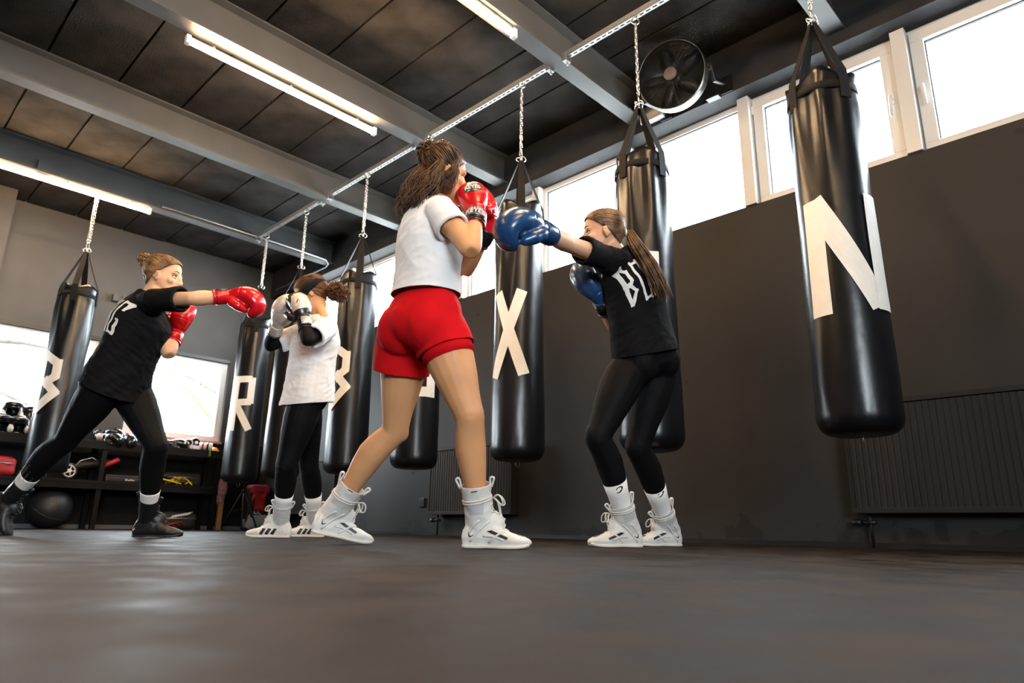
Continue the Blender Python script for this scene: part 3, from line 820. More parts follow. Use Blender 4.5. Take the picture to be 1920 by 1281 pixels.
M['shoe_white'] = mat('white_shoe_leather', (0.72, 0.70, 0.67), 0.55, var=0.06, vscale=14, bump=0.0008, bscale=60)
M['shoe_sole'] = mat('cream_rubber_sole', (0.70, 0.66, 0.60), 0.6)
M['shoe_grey'] = mat('grey_mesh_panel', (0.56, 0.55, 0.54), 0.7, bump=0.0005, bscale=250)
M['shoe_black'] = mat('black_shoe_leather', (0.010, 0.010, 0.011), 0.45, bump=0.0008, bscale=60)
M['lace'] = mat('white_lace', (0.72, 0.68, 0.62), 0.85)
M['print_black'] = mat('black_print', (0.010, 0.010, 0.014), 0.5)
M['print_white'] = mat('white_print', (0.74, 0.73, 0.71), 0.6)
M['print_red'] = mat('red_print', (0.55, 0.03, 0.03), 0.5)
M['navy'] = mat('navy_patch', (0.02, 0.022, 0.05), 0.5)
M['glove_red'] = mat('red_glove_leather', (0.58, 0.005, 0.012), 0.26, var=0.10, vscale=9, bump=0.0009, bscale=45, coat=0.3)
M['glove_blue'] = mat('blue_glove_leather', (0.012, 0.055, 0.155), 0.28, var=0.10, vscale=9, bump=0.0009, bscale=45, coat=0.3)
M['glove_black'] = mat('black_glove_leather', (0.010, 0.010, 0.011), 0.3, bump=0.0009, bscale=45, coat=0.2)
M['glove_silver'] = mat('silver_glove_leather', (0.62, 0.56, 0.50), 0.35, 0.35, bump=0.0009, bscale=45)
M['eye_white'] = mat('eye_white', (0.78, 0.76, 0.74), 0.2)
M['iris'] = mat('dark_iris', (0.03, 0.02, 0.015), 0.15)
M['lip'] = mat('lip_skin', (0.50, 0.18, 0.15), 0.4)
def hair_mat(name, c1, c2): return mat(name, c1, 0.45, col2=c2, vscale=26, bump=0.0012, bscale=90, detail=4, spec=0.35)

LEG_THIGH = [(-.06, .058, .060, .062, 0), (0.02, .076, .078, .078, 0), (.16, .081, .082, .081, .002), (.36, .079, .079, .078, .004), (.58, .069, .069, .066, .004), (.78, .059, .058, .054, .002), (.92, .053, .054, .047, .002), (1.0, .051, .053, .046, .004), (1.05, .045, .046, .042, .003)]
LEG_SHANK = [(-.06, .044, .046, .044, .004), (0.0, .050, .052, .047, .004), (.08, .050, .050, .051, .0), (.18, .052, .045, .061, -.002), (.30, .053, .042, .066, -.003), (.45, .048, .040, .058, -.003), (.62, .039, .036, .044, -.002), (.80, .032, .033, .036, 0), (.92, .032, .034, .037, 0), (1.0, .034, .038, .040, 0), (1.06, .030, .034, .036, 0)]
ARM_UP = [(-.10, .034, .034, .034, 0), (0.0, .045, .048, .048, 0), (.18, .043, .048, .047, 0), (.42, .040, .045, .042, .001), (.65, .036, .039, .038, .001), (.88, .034, .034, .036, 0), (1.0, .034, .034, .036, 0), (1.06, .028, .028, .031, 0)]
ARM_LO = [(-.08, .029, .029, .031, 0), (0.0, .035, .034, .036, 0), (.15, .039, .037, .038, 0), (.32, .038, .036, .036, 0), (.60, .031, .029, .030, 0), (.85, .026, .022, .022, 0), (1.0, .027, .021, .021, 0), (1.03, .022, .018, .018, 0)]
def infl(prof, k, t0=None, t1=None, mul=1.0):
    rows = [(t, w*mul+k, d*mul+k, b*mul+k, o) for t, w, d, b, o in prof]
    if t1 is not None:
        def at(t):
            for a, c in zip(rows, rows[1:]):
                if a[0] <= t <= c[0]:
                    u = (t-a[0])/(c[0]-a[0]); return tuple(x+(y-x)*u for x, y in zip(a, c))
            return rows[-1] if t > rows[-1][0] else rows[0]
        lo = rows[0][0] if t0 is None else t0
        rows = [at(lo)] + [r for r in rows if lo < r[0] < t1] + [at(t1)]
    return rows

class Fig:
    """joints in world space plus the body frames derived from them"""
    def __init__(s, J, scale=1.0, legs=(1.2, 1.12, 1.12)):
        for k, v in J.items(): setattr(s, k, PD(*v) if not isinstance(v, Vector) else v)
        s.k = scale; s.tk, s.sk, s.ak = legs
        s.spine = [s.pel, s.chest, s.neck]
        s.hr = (s.hipR-s.hipL).normalized(); s.sr = (s.shR-s.shL).normalized()
        s.up0 = (s.chest-s.pel).normalized(); s.up1 = (s.neck-s.chest).normalized()
        s.pf = s.up0.cross(s.hr).normalized(); s.cf = s.up1.cross(s.sr).normalized()
        s.L = (s.chest-s.pel).length+(s.neck-s.chest).length
    def at(s, d):
        """point, right, forward, up at distance d (m) up the spine from the pelvis"""
        a = (s.chest-s.pel).length
        if d < a*0.75: p = s.pel+s.up0*d; u = s.up0
        elif d > a*1.25: p = s.chest+s.up1*(d-a); u = s.up1
        else:
            t = (d-a*0.75)/(a*0.5); p0 = s.pel+s.up0*a*0.75; p2 = s.chest+s.up1*a*0.25
            p = p0*(1-t)**2+s.chest*2*t*(1-t)+p2*t*t; u = (s.up0*(1-t)+s.up1*t).normalized()
        t = min(1, max(0, d/s.L)); r = (s.hr*(1-t)+s.sr*t); r = (r-u*r.dot(u)).normalized()
        return p, r, u.cross(r).normalized(), u
    def knee_fwd(s, side):
        h, k, a = (getattr(s, n+side) for n in ('hip', 'knee', 'ank'))
        m = (h+a)/2; f = k-m
        return f.normalized() if f.length > 0.02 else s.pf

# torso rows: (height as a share of spine length, half width, front, back)
TORSO = [(-.20, .075, .05, .06), (-.15, .125, .08, .10), (-.08, .163, .095, .128), (0.0, .174, .098, .130), (.09, .166, .098, .115), (.20, .140, .092, .088), (.30, .127, .088, .078), (.42, .130, .092, .084), (.55, .140, .104, .094), (.66, .148, .118, .100), (.76, .150, .108, .100), (.86, .146, .078, .092), (.93, .120, .058, .078), (.98, .085, .048, .066), (1.02, .060, .046, .058)]
def torso(bm, F, rows, add=0.0, n=22, mulw=1.0):
    rs = []
    for h, w, f, k in rows:
        p, r, fw, u = F.at(h*F.L); rs.append(ring(bm, p, r, fw, (w*mulw+add)*F.k, (f+add)*F.k, n, rb2=(k+add)*F.k))
    skin_rings(bm, rs)

HEADROWS = [(-.117, .016, .078, .050), (-.110, .028, .088, .045), (-.095, .040, .092, .020), (-.072, .050, .091, -.020), (-.050, .057, .090, -.052), (-.025, .063, .091, -.078), (0.0, .067, .086, -.090), (.022, .070, .091, -.096), (.048, .072, .093, -.099), (.070, .071, .087, -.097), (.088, .064, .072, -.086), (.101, .050, .050, -.066), (.109, .028, .022, -.038)]
def head_frame(fwd, up):
    f = fwd.normalized(); r = f.cross(up).normalized(); return r, f, r.cross(f).normalized()
def head(bm, c, fr, k=1.0):
    r, f, u = fr; rs = []
    for z, w, a, bk in HEADROWS:
        rs.append(ring(bm, c+u*z*k+f*((a+bk)/2*k), r, f, w*k, (a-bk)/2*k, 22))
    skin_rings(bm, rs)
    P = lambda x, y, z: c+r*x*k+f*y*k+u*z*k
    # nose bridge to tip, wings, lips, chin, brow ridge, cheeks
    skin_rings(bm, [ring(bm, P(0, y, z), r, f, w*k, d*k, 8) for y, z, w, d in ((.084, .020, .008, .008), (.091, .004, .009, .010), (.098, -.018, .011, .013), (.103, -.033, .014, .014), (.096, -.044, .015, .010), (.086, -.048, .012, .006))])
    for s in (1, -1):
        blob(bm, P(s*.012, .094, -.038), r, f, u, .009*k, .011*k, .008*k)
        blob(bm, P(s*.030, .078, .016), r, f, u, .026*k, .014*k, .009*k)
        blob(bm, P(s*.040, .062, -.030), r, f, u, .024*k, .022*k, .020*k)
        # ear
        e = P(s*.071, -.008, -.012); ex = (r*s*0.8-f*0.5).normalized(); ey = u.cross(ex).normalized()
        blob(bm, e, ex, ey, u, .009*k, .018*k, .032*k)
        torus(bm, e+ex*.006*k+u*.004*k, ex, .017*k, .0045*k, 16, 6, sx=1.5, up=ey)
    blob(bm, P(0, .092, -.060), r, f, u, .022*k, .008*k, .005*k); blob(bm, P(0, .090, -.071), r, f, u, .019*k, .008*k, .006*k)
    blob(bm, P(0, .086, -.100), r, f, u, .018*k, .011*k, .012*k)
def face_parts(c, fr, par, brow, k=1.0):
    r, f, u = fr; P = lambda x, y, z: c+r*x*k+f*y*k+u*z*k
    for s in (1, -1):
        b = B(); sphere(b, P(s*.030, .0665, -.001), .0124*k, 14, 10); e = ob('eye', b, M['eye_white'], par, True)
        b = B(); blob(b, P(s*.0305, .0767, -.001), r, f, u, .0062*k, .0030*k, .0062*k); ob('iris', b, M['iris'], e, True)
        L = lambda pts: [P(s*x, y, z) for x, y, z in pts]
        b = B(); tube(b, L(((.016, .0775, -.004), (.023, .0803, .0040), (.031, .0797, .0062), (.039, .0748, .0045), (.0475, .0660, -.002))), [.001*k, .0018*k, .0024*k, .0024*k, .0012*k], 6); ob('eyelash', b, M['print_black'], par, True)
        for zz, hh in ((.0095, .0042), (-.0085, .0036)):
            b = B(); q = .004 if zz > 0 else -.004
            tube(b, L(((.015, .0775, zz-q), (.023, .0792, zz), (.031, .0780, zz), (.039, .0728, zz-q*.2), (.047, .0645, zz-q*.9))), [.002*k, hh*k, (hh+.0005)*k, hh*k, .002*k], 6); ob('eyelid', b, par.data.materials[0], par, True)
        b = B(); tube(b, L(((.015, .0890, .021), (.026, .0885, .0265), (.039, .0810, .0275), (.050, .0680, .022))), [.0018*k, .0032*k, .0028*k, .001*k], 6); ob('eyebrow', b, brow, par, True)
    b = B(); blob(b, P(0, .0975, -.0605), r, f, u, .020*k, .0045*k, .0036*k); blob(b, P(0, .0955, -.070), r, f, u, .017*k, .0045*k, .0045*k); ob('lips', b, M['lip'], par, True)

def legs_bm(b, F, sd, add, low=None):
    k = F.k; hip, knee, ank = (getattr(F, n+sd) for n in ('hip', 'knee', 'ank')); kf = F.knee_fwd(sd)
    tk, sk = F.tk, F.sk
    th = [(t, w*k*(tk+(sk-tk)*max(0, t-.55)/.45)+add, d*k*(tk+(sk-tk)*max(0, t-.55)/.45)+add, q*k*(tk+(sk-tk)*max(0, t-.55)/.45)+add, o) for t, w, d, q, o in LEG_THIGH]
    sh = infl([(t, w*k*(sk if t < .7 else sk+(1-sk)*min(1, (t-.7)/.25))+add, d*k*(sk if t < .7 else sk+(1-sk)*min(1, (t-.7)/.25))+add, q*k*(sk if t < .7 else sk+(1-sk)*min(1, (t-.7)/.25))+add, o) for t, w, d, q, o in LEG_SHANK], 0, None, low)
    limb(b, hip, knee, kf, th); limb(b, knee, ank, kf, sh)
    blob(b, knee+kf*.026*k*sk, V((1, 0, 0)), V((0, 1, 0)), V((0, 0, 1)), .033*k*sk+add, .033*k*sk+add, .038*k*sk+add)
def body(F, skin, par, hf, vox=0.0055, arms=True):
    b = B(); k = F.k
    torso(b, F, TORSO)
    for sd in 'RL':
        s = 1 if sd == 'R' else -1
        hip, knee, ank, sh, el, wr = (getattr(F, n+sd) for n in ('hip', 'knee', 'ank', 'sh', 'el', 'wr'))
        kf = F.knee_fwd(sd)
        legs_bm(b, F, sd, 0.0)
        p, r, fw, u = F.at(-0.055*F.L)
        blob(b, p+r*s*.080*k-fw*.046*k, r, fw, u, .086*k, .082*k, .095*k)
        p, r, fw, u = F.at(0.68*F.L)
        blob(b, p+r*s*.066*k+fw*.082*k, r, fw, u, .055*k, .045*k, .055*k)
        ef = ((sh+wr)/2-el); ef = ef.normalized() if ef.length > .02 else F.cf
        limb(b, sh, el, ef, infl(ARM_UP, 0, mul=k*F.ak)); limb(b, el, wr, ef, infl(ARM_LO, 0, mul=k*(1+(F.ak-1)*.7)))
        blob(b, sh, V((1, 0, 0)), V((0, 1, 0)), V((0, 0, 1)), .052*k, .052*k, .054*k)
        # shoulder girdle and trapezius
        p, r, fw, u = F.at(0.90*F.L); q = (sh-p)
        limb(b, p+q*0.1, p+q*0.98, u, [(0, .060*k, .05*k, .06*k, 0), (.5, .058*k, .045*k, .055*k, 0), (1, .046*k, .042*k, .046*k, 0)])
        hb = F.head-hf[2]*.06*k-hf[1]*.02*k
        limb(b, sh*0.55+F.neck*0.45, hb, F.cf, [(0, .034*k, .032*k, .034*k, 0), (.45, .031*k, .031*k, .031*k, 0), (1, .026*k, .028*k, .028*k, 0)], 12)
        # palm and fist inside the glove
        fd = (wr-el).normalized(); blob(b, wr, fd, ef, fd.cross(ef).normalized(), .022*k, .017*k, .021*k)
        # foot inside the shoe
        blob(b, ank+V((0, 0, -.03)), V((1, 0, 0)), V((0, 1, 0)), V((0, 0, 1)), .032*k, .032*k, .045*k)
    hb = F.head-hf[2]*.045*k-hf[1]*.025*k
    limb(b, F.neck-F.up1*.04*k, hb, F.cf, [(0, .060*k, .056*k, .060*k, 0), (.4, .050*k, .052*k, .052*k, 0), (.8, .047*k, .051*k, .050*k, 0), (1.1, .047*k, .050*k, .050*k, 0)])
    head(b, F.head, hf, k)
    return finish('body', fuse(b, vox, 5), skin, par)

# ------------------------------------------------------------------ clothes
def tee(F, m, par, hem, loose=0.03, sleeve=(0.62, 0.62), srad=0.078, hemtilt=0.0, seed=1, widen=1.0, amp=0.006, neckcut=True, rows=None, hemn=None, front=1.0, back=1.0):
    b = B(); k = F.k
    base = rows or [(-.34, .182, .130, .150), (-.20, .182, .130, .150), (-.05, .178, .122, .142), (.10, .172, .118, .130), (.25, .164, .118, .118), (.42, .160, .120, .114), (.58, .160, .128, .122), (.70, .160, .134, .124), (.80, .158, .118, .120), (.88, .148, .088, .104), (.94, .122, .070, .090), (.99, .088, .060, .078), (1.04, .066, .060, .066)]
    rs = []
    for h, w, f, bk in base:
        p, r, fw, u = F.at(h*F.L); lo = loose*(1.0 if h < .7 else max(0.15, 1-(h-.7)*3))
        fz = front if h < .75 else 1+(front-1)*max(0, 1-(h-.75)*6); bz = back if h < .75 else 1
        rs.append(ring(b, p, r, fw, (w*widen+lo*.6)*k, (f*fz+lo*.5)*k, 26, rb2=(bk*bz+lo*.6)*k))
    skin_rings(b, rs)
    ends = []
    for i, sd in enumerate('RL'):
        sh, el = getattr(F, 'sh'+sd), getattr(F, 'el'+sd); ax = (el-sh); L = ax.length; ax.normalize()
        wr = getattr(F, 'wr'+sd); ef = ((sh+wr)/2-el); ef = ef.normalized() if ef.length > .02 else F.cf
        t = sleeve[i]; p, r, fw, u = F.at(.90*F.L)
        limb(b, p+(sh-p)*0.25, sh+ax*0.02, u, [(0, .078*k, .050*k, .085*k, 0), (.5, .078*k, .052*k, .080*k, 0), (.9, .068*k, .056*k, .072*k, 0), (1.0, .062*k, .052*k, .066*k, 0)])
        q = srad*k; th_ = .0105
        limb(b, sh-ax*.02, sh+ax*(L*t), ef, [(0, .060*k, .062*k, .064*k, 0), (.3, q-.008, q-.006, q-.004, 0), (.97, q, q-.004, q+.006, 0), (1.0, q-.001, q-.005, q+.005, 0), (1.0, q-th_, q-.004-th_, q+.006-th_, 0), (.62, q-th_-.004, q-.006-th_, q+.002-th_, 0)], 20)
    bm = to_bm(fuse(b, 0.0050, 6))
    p, r, fw, u = F.at(hem)
    hn = (-u + fw*hemtilt).normalized() if hemn is None else hemn
    cut(bm, p, hn)
    if neckcut:
        p, r, fw, u = F.at(1.02*F.L); cut(bm, p+u*.008*k, (u+fw*0.55).normalized(), .14*k)
    # cloth folds: long drapes from the arms plus creases above the hem
    bm.normal_update()
    lo = F.at(hem)[0]
    for v in bm.verts:
        d = (v.co-F.pel); h = d.dot(F.up0)/F.L; sx = d.dot(F.hr); fy = d.dot(F.pf)
        w = max(0.15, min(1, 1.05-h))
        q1 = noise.noise(V((sx*9+h*2.5+seed, fy*9-h*2, h*1.6+seed*2)))
        q2 = noise.noise(V((sx*17-h*9+seed*5, fy*15+h*6, h*7)))
        q3 = noise.noise(V((sx*30+seed, fy*30, h*30)))
        v.co += v.normal*(amp*(w*(1-2*abs(q1))*1.2+0.7*(1-2*abs(q2))*0.8+0.18*q3))
    return finish('t_shirt', bm, m, par, 0.0035)
def leggings(F, m, par, up=0.13, low=0.80, gap=0.004, name='leggings', mats=None):
    b = B(); k = F.k
    rows = [r for r in TORSO if r[0] <= .36]
    torso(b, F, rows, gap)
    for sd in 'RL':
        s = 1 if sd == 'R' else -1
        hip, knee, ank = (getattr(F, n+sd) for n in ('hip', 'knee', 'ank')); kf = F.knee_fwd(sd)
        legs_bm(b, F, sd, gap+.001, low)
        p, r, fw, u = F.at(-0.055*F.L)
        blob(b, p+r*s*.080*k-fw*.046*k, r, fw, u, (.086+gap)*k, (.082+gap)*k, (.095+gap)*k)
    bm = to_bm(fuse(b, 0.0065, 4)); noise_disp(bm, 0.0015, 26, 3)
    return finish(name, bm, m, par)
def sock(F, sd, lo, hi, par, m=None):
    knee, ank = getattr(F, 'knee'+sd), getattr(F, 'ank'+sd); kf = F.knee_fwd(sd); b = B()
    rows = infl(LEG_SHANK, .0095, lo, hi, mul=F.k*(1+(F.sk-1)*.45))
    rows = [rows[0][:1]+tuple(x-.004 for x in rows[0][1:4])+rows[0][4:]] + rows
    limb(b, knee, ank, kf, rows, 24)
    return ob('sock', b, m or M['sock'], par, True)
# ------------------------------------------------------------------ boxing shoes
def foot_frame(d, pitch):
    x = V((d.x, d.y, 0)).normalized(); z = V((0, 0, 1))
    X = x*math.cos(pitch)-z*math.sin(pitch); Z = z*math.cos(pitch)+x*math.sin(pitch)
    return X, Z.cross(X), Z
def place_foot(F, sd, d, pitch=0.0, k=1.0):
    X, Y, Z = foot_frame(d, pitch); a = getattr(F, 'ank'+sd)
    o = a-Z*.092*k
    low = min((o+X*x*k).z for x in (-.05, .165))
    a = a+V((0, 0, 0.002-low)); setattr(F, 'ank'+sd, a)
    if not hasattr(F, 'foot'): F.foot = {}
    F.foot[sd] = (X, Y, Z, a-Z*.092*k, k)
SWOOSH = [(0, .30), (.03, .10), (.14, .0), (.30, .02), (1.0, .46), (.42, .20), (.26, .17), (.16, .22), (.13, .36), (.06, .50)]
def logo_poly(pts, s, flip=False): return [[((-x if flip else x)*s, y*s) for x, y in pts]]
def shoe(F, sd, par, style, shaft=.145, m=None, sole_m=None):
    X, Y, Z, o, k = F.foot[sd]; ank = getattr(F, 'ank'+sd); knee = getattr(F, 'knee'+sd)
    lat = 1 if sd == 'L' else -1                                  # outer side of the foot
    m = m or M['shoe_white']; P = lambda x, y, z: o+(X*x+Y*y+Z*z)*k
    rows = [(-.064, .012, .030, .012), (-.060, .024, .062, .006), (-.046, .031, .094, .004), (-.024, .034, .112, .004), (.004, .035, .124, .004), (.034, .036, .112, .005), (.064, .040, .088, .005), (.095, .045, .070, .004), (.125, .047, .058, .004), (.152, .044, .050, .005), (.176, .036, .043, .008), (.194, .022, .034, .013), (.202, .008, .026, .018)]
    b = B(); rs = []
    for x, w, zt, zb in rows:
        c = P(x, lat*(.006 if x > .06 else 0), (zt+zb)/2); rv = []
        for i in range(18):
            t = 2*pi*i/18; cs, sn = math.cos(t), math.sin(t); e = .75
            rv.append(b.verts.new(c+Y*(w*k*math.copysign(abs(cs)**e, cs))+Z*((zt-zb)/2*k*math.copysign(abs(sn)**(e if sn < 0 else 1.0), sn))))
        rs.append(rv)
    skin_rings(b, rs)
    su = (knee-ank).normalized(); sf = (X-su*X.dot(su)).normalized()
    wd_ = 1.10 if style == 'wrap' else 1.0
    S = lambda t, w, fr, bk, off=0: (t, w*k*wd_, fr*k*wd_, bk*k*wd_, off*k)
    A0 = ank-su*.03*k
    limb(b, A0, A0+su*(shaft+.03)*k, sf, [S(-.1, .038, .052, .047), S(.2, .041, .054, .047), S(.45, .043, .050, .046), S(.8, .047, .050, .049), S(1, .050, .052, .052)], 20)
    if pi: blob(b, P(.045, 0, .092), X, Y, Z, .055*k, .034*k, .046*k)
    bm = to_bm(fuse(b, .0045, 4)); noise_disp(bm, .0034, 24, 5)
    top = A0+su*(shaft+.03-.006)*k
    cut(bm, top, su, .09*k)
    sh = finish('boxing_shoe', bm, m, par, .003)
    tg = bvh_of(sh)
    # sole
    b = B(); rs = []
    for x, w, zt, zb in rows[1:-1]:
        rs.append([b.verts.new(P(x, lat*(.006 if x > .06 else 0)+s*(w+.0012), z)) for s, z in ((-1, zb-.004), (1, zb-.004), (1, zb+.007), (-1, zb+.007))])
    skin_rings(b, rs); ob('sole', b, sole_m or M['shoe_sole'], sh, True)
    lm = M['lace'] if style != 'black' else M['shoe_black']
    # collar loops front and back
    for s, h in ((1, .030), (-1, .034)):
        b = B(); c = top+sf*s*.051*k*wd_
        tube(b, curve_pts([c-su*.022*k, c+su*h*.5*k+sf*s*.001*k, c+su*h*.86*k+sf*s*.007*k, c+su*h*.72*k+sf*s*.017*k, c+su*h*.30*k+sf*s*.013*k, c-su*.012*k+sf*s*.004*k]), .0042*k, 6, hint=Y, flat=1.8); ob('pull_loop', b, sole_m or m, sh, True)
    # laces: zigzag up the instep and the shaft, then a bow
    b = B()
    line = [P(.118, 0, .066), P(.100, 0, .074), P(.082, 0, .084), P(.064, 0, .098), P(.052, 0, .116)] + [ank+su*h*k+sf*.047*k for h in (.035, .06, .085, .105)]
    for a, c in zip(line, line[1:]):
        for s in (1, -1):
            q = [a+Y*s*.018*k, (a+c)/2, c-Y*s*.018*k]; out = []
            for p in q:
                n = (sf*0.8+Z*.5).normalized(); h = tg.ray_cast(p+n*.05, -n, .12); out.append((h[0]+n*.0025) if h[0] is not None else p)
            tube(b, out, .0028*k, 5)
    ob('laces', b, lm, sh, True)
    if style != 'black':
        for hh in (.098, .088) if style == 'wrap' else ():
            b = B(); n = 22; pts = []
            for i in range(n):
                a = 2*pi*i/n; dv = sf*math.cos(a)+su.cross(sf)*math.sin(a); q = ank+su*(hh+.006*math.cos(a))*k
                h = tg.ray_cast(q+dv*.09, -dv, .12); pts.append((h[0]+dv*.002) if h[0] is not None else q+dv*.045*k)
            tube(b, pts, .0030*k, 5, closed=True); ob('wrap_lace', b, lm, sh, True)
        kn = ank+su*.095*k+sf*.058*k*wd_+Y*lat*-.006
        for s in (1, -1):
            b = B(); e = (sf*.8+Y*s*.7).normalized()
            tube(b, curve_pts([kn, kn+e*.022*k+su*.010*k, kn+e*.042*k-su*.002*k, kn+e*.050*k-su*.024*k, kn+e*.036*k-su*.030*k, kn+e*.016*k-su*.012*k, kn]), .0030*k, 5); ob('lace_loop', b, lm, sh, True)
            b = B(); tube(b, curve_pts([kn, kn+e*.018*k-su*.012*k, kn+e*.026*k-su*.04*k, kn+e*.027*k-su*.068*k]), .0026*k, 5); ob('lace_end', b, lm, sh, True)
    mk = M['print_black'] if style != 'black' else M['print_white']
    for s in (1, -1):                                            # both flanks of the shoe
        yv = Y*s; axx = X if s < 0 else -X
        if style == 'wrap':
            fl = s > 0
            q = lambda x, z: P(x, s*.06, z)
            decal('side_stripe', [[(0, .0), (.02, .004), (.085, -.022), (.080, -.031), (.03, -.012)]] if not fl else [[(0, .0), (-.02, .004), (-.085, -.022), (-.080, -.031), (-.03, -.012)]], q(.035, .062), axx, Z, tg, M['print_black'], sh, label='black stripe')
            decal('tick_mark', logo_poly(SWOOSH, .032*k, flip=(s > 0)), q(-.035, .040), axx, Z, tg, M['print_black'], sh, label='black tick mark')
            for (x0, z0, x1, z1) in ((-.030, .022, .045, .100), (.010, .102, -.035, .055), (.045, .020, .105, .062), (.02, .045, .10, .030)):
                b = B(); pts = []
                for i in range(9):
                    t = i/8; p = P(x0+(x1-x0)*t, s*.07, z0+(z1-z0)*t+.006*math.sin(pi*t)); h = tg.ray_cast(p, -yv, .12)
                    if h[0] is not None: pts.append(h[0]+h[1]*.0006)
                if len(pts) > 3: tube(b, pts, .0046*k, 6, hint=yv, flat=.5); ob('wrap_strap', b, M['shoe_white'], sh, True)
                else: b.free()
            decal('mesh_panel', [[(-.03, -.02), (.025, -.02), (.032, .022), (-.03, .026)]], ank+su*.045*k+yv*.07, sf if s < 0 else -sf, su, tg, M['shoe_grey'], sh)
            decal('strap_mark', [[(-.012, 0), (.012, .002), (.013, .006), (-.012, .004)]], ank+su*.112*k+yv*.07, sf if s < 0 else -sf, su, tg, M['print_black'], sh)
        elif style == 'stripes':
            for i in range(3):
                x = .018+.031*i; sg = -s
                poly = [(sg*-.004, -.001), (sg*.014, .003), (sg*(.034), -.030), (sg*.017, -.035)]
                decal('side_stripe', [poly], P(x-.004*0, s*.07, .052), X if s < 0 else -X, Z, tg, M['print_black'], sh, label='black slanting stripe')
            for i in range(3):
                poly = [(-.012+.008*i, -.004), (-.006+.008*i, -.004), (-.008+.008*i+.001*i, .001+.005*i), (-.013+.008*i, .001+.004*i)]
                decal('ankle_mark', [poly], ank+su*.10*k+yv*.07-sf*.014*s, sf if s < 0 else -sf, su, tg, M['print_black'], sh)
        else:
            decal('tick_mark', logo_poly(SWOOSH, .034*k, flip=(s < 0)), P(-.046, s*.06, .034), axx, Z, tg, M['print_white'], sh, label='white tick mark')
    if style == 'wrap':
        decal('toe_patch', [[(-.016, -.024), (.012, -.020), (.014, .020), (-.016, .024)]], P(.163, lat*.004, .10), X, Y, tg, M['navy'], sh, label='dark toe patch')
    return sh

# ------------------------------------------------------------------ boxing gloves
gl_frames = {}
def glove(wr, hd, back, sd, par, m, strap_m, trim_m, k=1.0, arm=None, m2=None, label=None):
    """wr wrist, hd pointing direction, back = direction of the back of the hand"""
    Z = hd.normalized(); Yb = (back-Z*back.dot(Z)).normalized(); Xv = Yb.cross(Z).normalized()
    th = -1 if sd == 'R' else 1                                   # thumb side along Xv
    Za = arm.normalized() if arm is not None else Z                # the cuff follows the forearm
    Ya = (Yb-Za*Yb.dot(Za)).normalized(); Xa = Ya.cross(Za).normalized()
    P = lambda x, y, z: wr+((Xa*x+Ya*y+Za*z) if z < 0 else (Xv*x+Yb*y+Z*z))*k
    b = B()
    # padded back curving over the knuckles, the fingers folded round towards the palm
    path = [(0, -.108, .043, .041), (0, -.05, .041, .039), (.001, .005, .043, .041), (.003, .035, .053, .047), (.006, .068, .061, .052), (.005, .100, .066, .054), (-.004, .130, .068, .052), (-.024, .156, .067, .048), (-.052, .168, .064, .044), (-.080, .163, .060, .040), (-.100, .144, .054, .034), (-.108, .122, .044, .026), (-.106, .108, .024, .014)]
    fine = []
    for i in range(len(path)-1):
        p0, p1, p2, p3 = (path[max(0, min(len(path)-1, i+j))] for j in (-1, 0, 1, 2))
        for t in (0, .33, .66):
            fine.append(tuple(.5*(2*b1+(c1-a1)*t+(2*a1-5*b1+4*c1-d1)*t*t+(3*b1-a1-3*c1+d1)*t**3) for a1, b1, c1, d1 in zip(p0, p1, p2, p3)))
    path = fine+[path[-1]]; rs_ = []
    for i, (y, z, w_, h_) in enumerate(path):
        a_, c_ = path[max(0, i-1)], path[min(len(path)-1, i+1)]
        tv = (Yb*(c_[0]-a_[0])+Z*(c_[1]-a_[1])).normalized(); nv_ = tv.cross(Xv).normalized()
        rs_.append(ring(b, P(0, y, z), Xa if z < -.02 else Xv, Ya if z < -.02 else nv_, w_*k, h_*k, 36))
    skin_rings(b, rs_)
    blob(b, P(0, -.048, .090), Xv, Yb, Z, .050*k, .030*k, .050*k)        # palm padding
    tp = [P(th*.042, -.014, .012), P(th*.064, -.034, .042), P(th*.068, -.058, .078), P(th*.054, -.080, .106)]
    tube(b, tp, [.024*k, .029*k, .028*k, .021*k], 12); sphere(b, tp[-1], .021*k)
    me = fuse(b, .0046, 9); bm = to_bm(me); noise_disp(bm, .0012, 34, 2)
    # seam grooves across the glove
    for v in bm.verts:
        q = v.co-wr; z = q.dot(Z)/k
        for z0, w in ((.012, .004), (.082, .0035)):
            g = max(0, 1-abs(z-z0)/w); 
            if g > 0 and q.dot(Yb)/k > -.03: v.co -= v.normal*.0030*g
    gl = finish('boxing_glove', bm, m, par)
    if label: gl['label'] = label
    b = B(); rr = [(-.106, .0435), (-.106, .0462), (-.096, .0470), (-.096, .042)]
    skin_rings(b, [ring(b, P(0, 0, z), Xa, Ya, r*k*1.02, r*k*.97, 24) for z, r in rr], cap=False, closed=True); ob('cuff_trim', b, trim_m, gl, True)
    b = B(); rr = [(-.088, .040), (-.088, .0465), (-.082, .0478), (-.024, .0466), (-.018, .0452), (-.018, .038)]
    skin_rings(b, [ring(b, P(0, 0, z), Xa, Ya, r*k*1.02, r*k*.97, 28) for z, r in rr], cap=False, closed=True); st = ob('wrist_strap', b, strap_m, gl, True)
    b = B(); c = P(0, .0465, -.031); 
    skin_rings(b, [[P2 for P2 in [b.verts.new(P(x, math.sqrt(max(0, .0478**2-x*x))*.97+dy, z)) for x, dy, z in ((xx, .0005, -.083), (xx, .0024, -.083), (xx, .0024, -.022), (xx, .0005, -.022))]] for xx in (-.030, -.020, -.010, .0, .010, .020, .030)]); ob('strap_end', b, m2 or strap_m, gl, True)
    gl_frames[gl.name] = (Xa, Ya, Za)
    return gl, st, (P, Xv, Yb, Z, k)

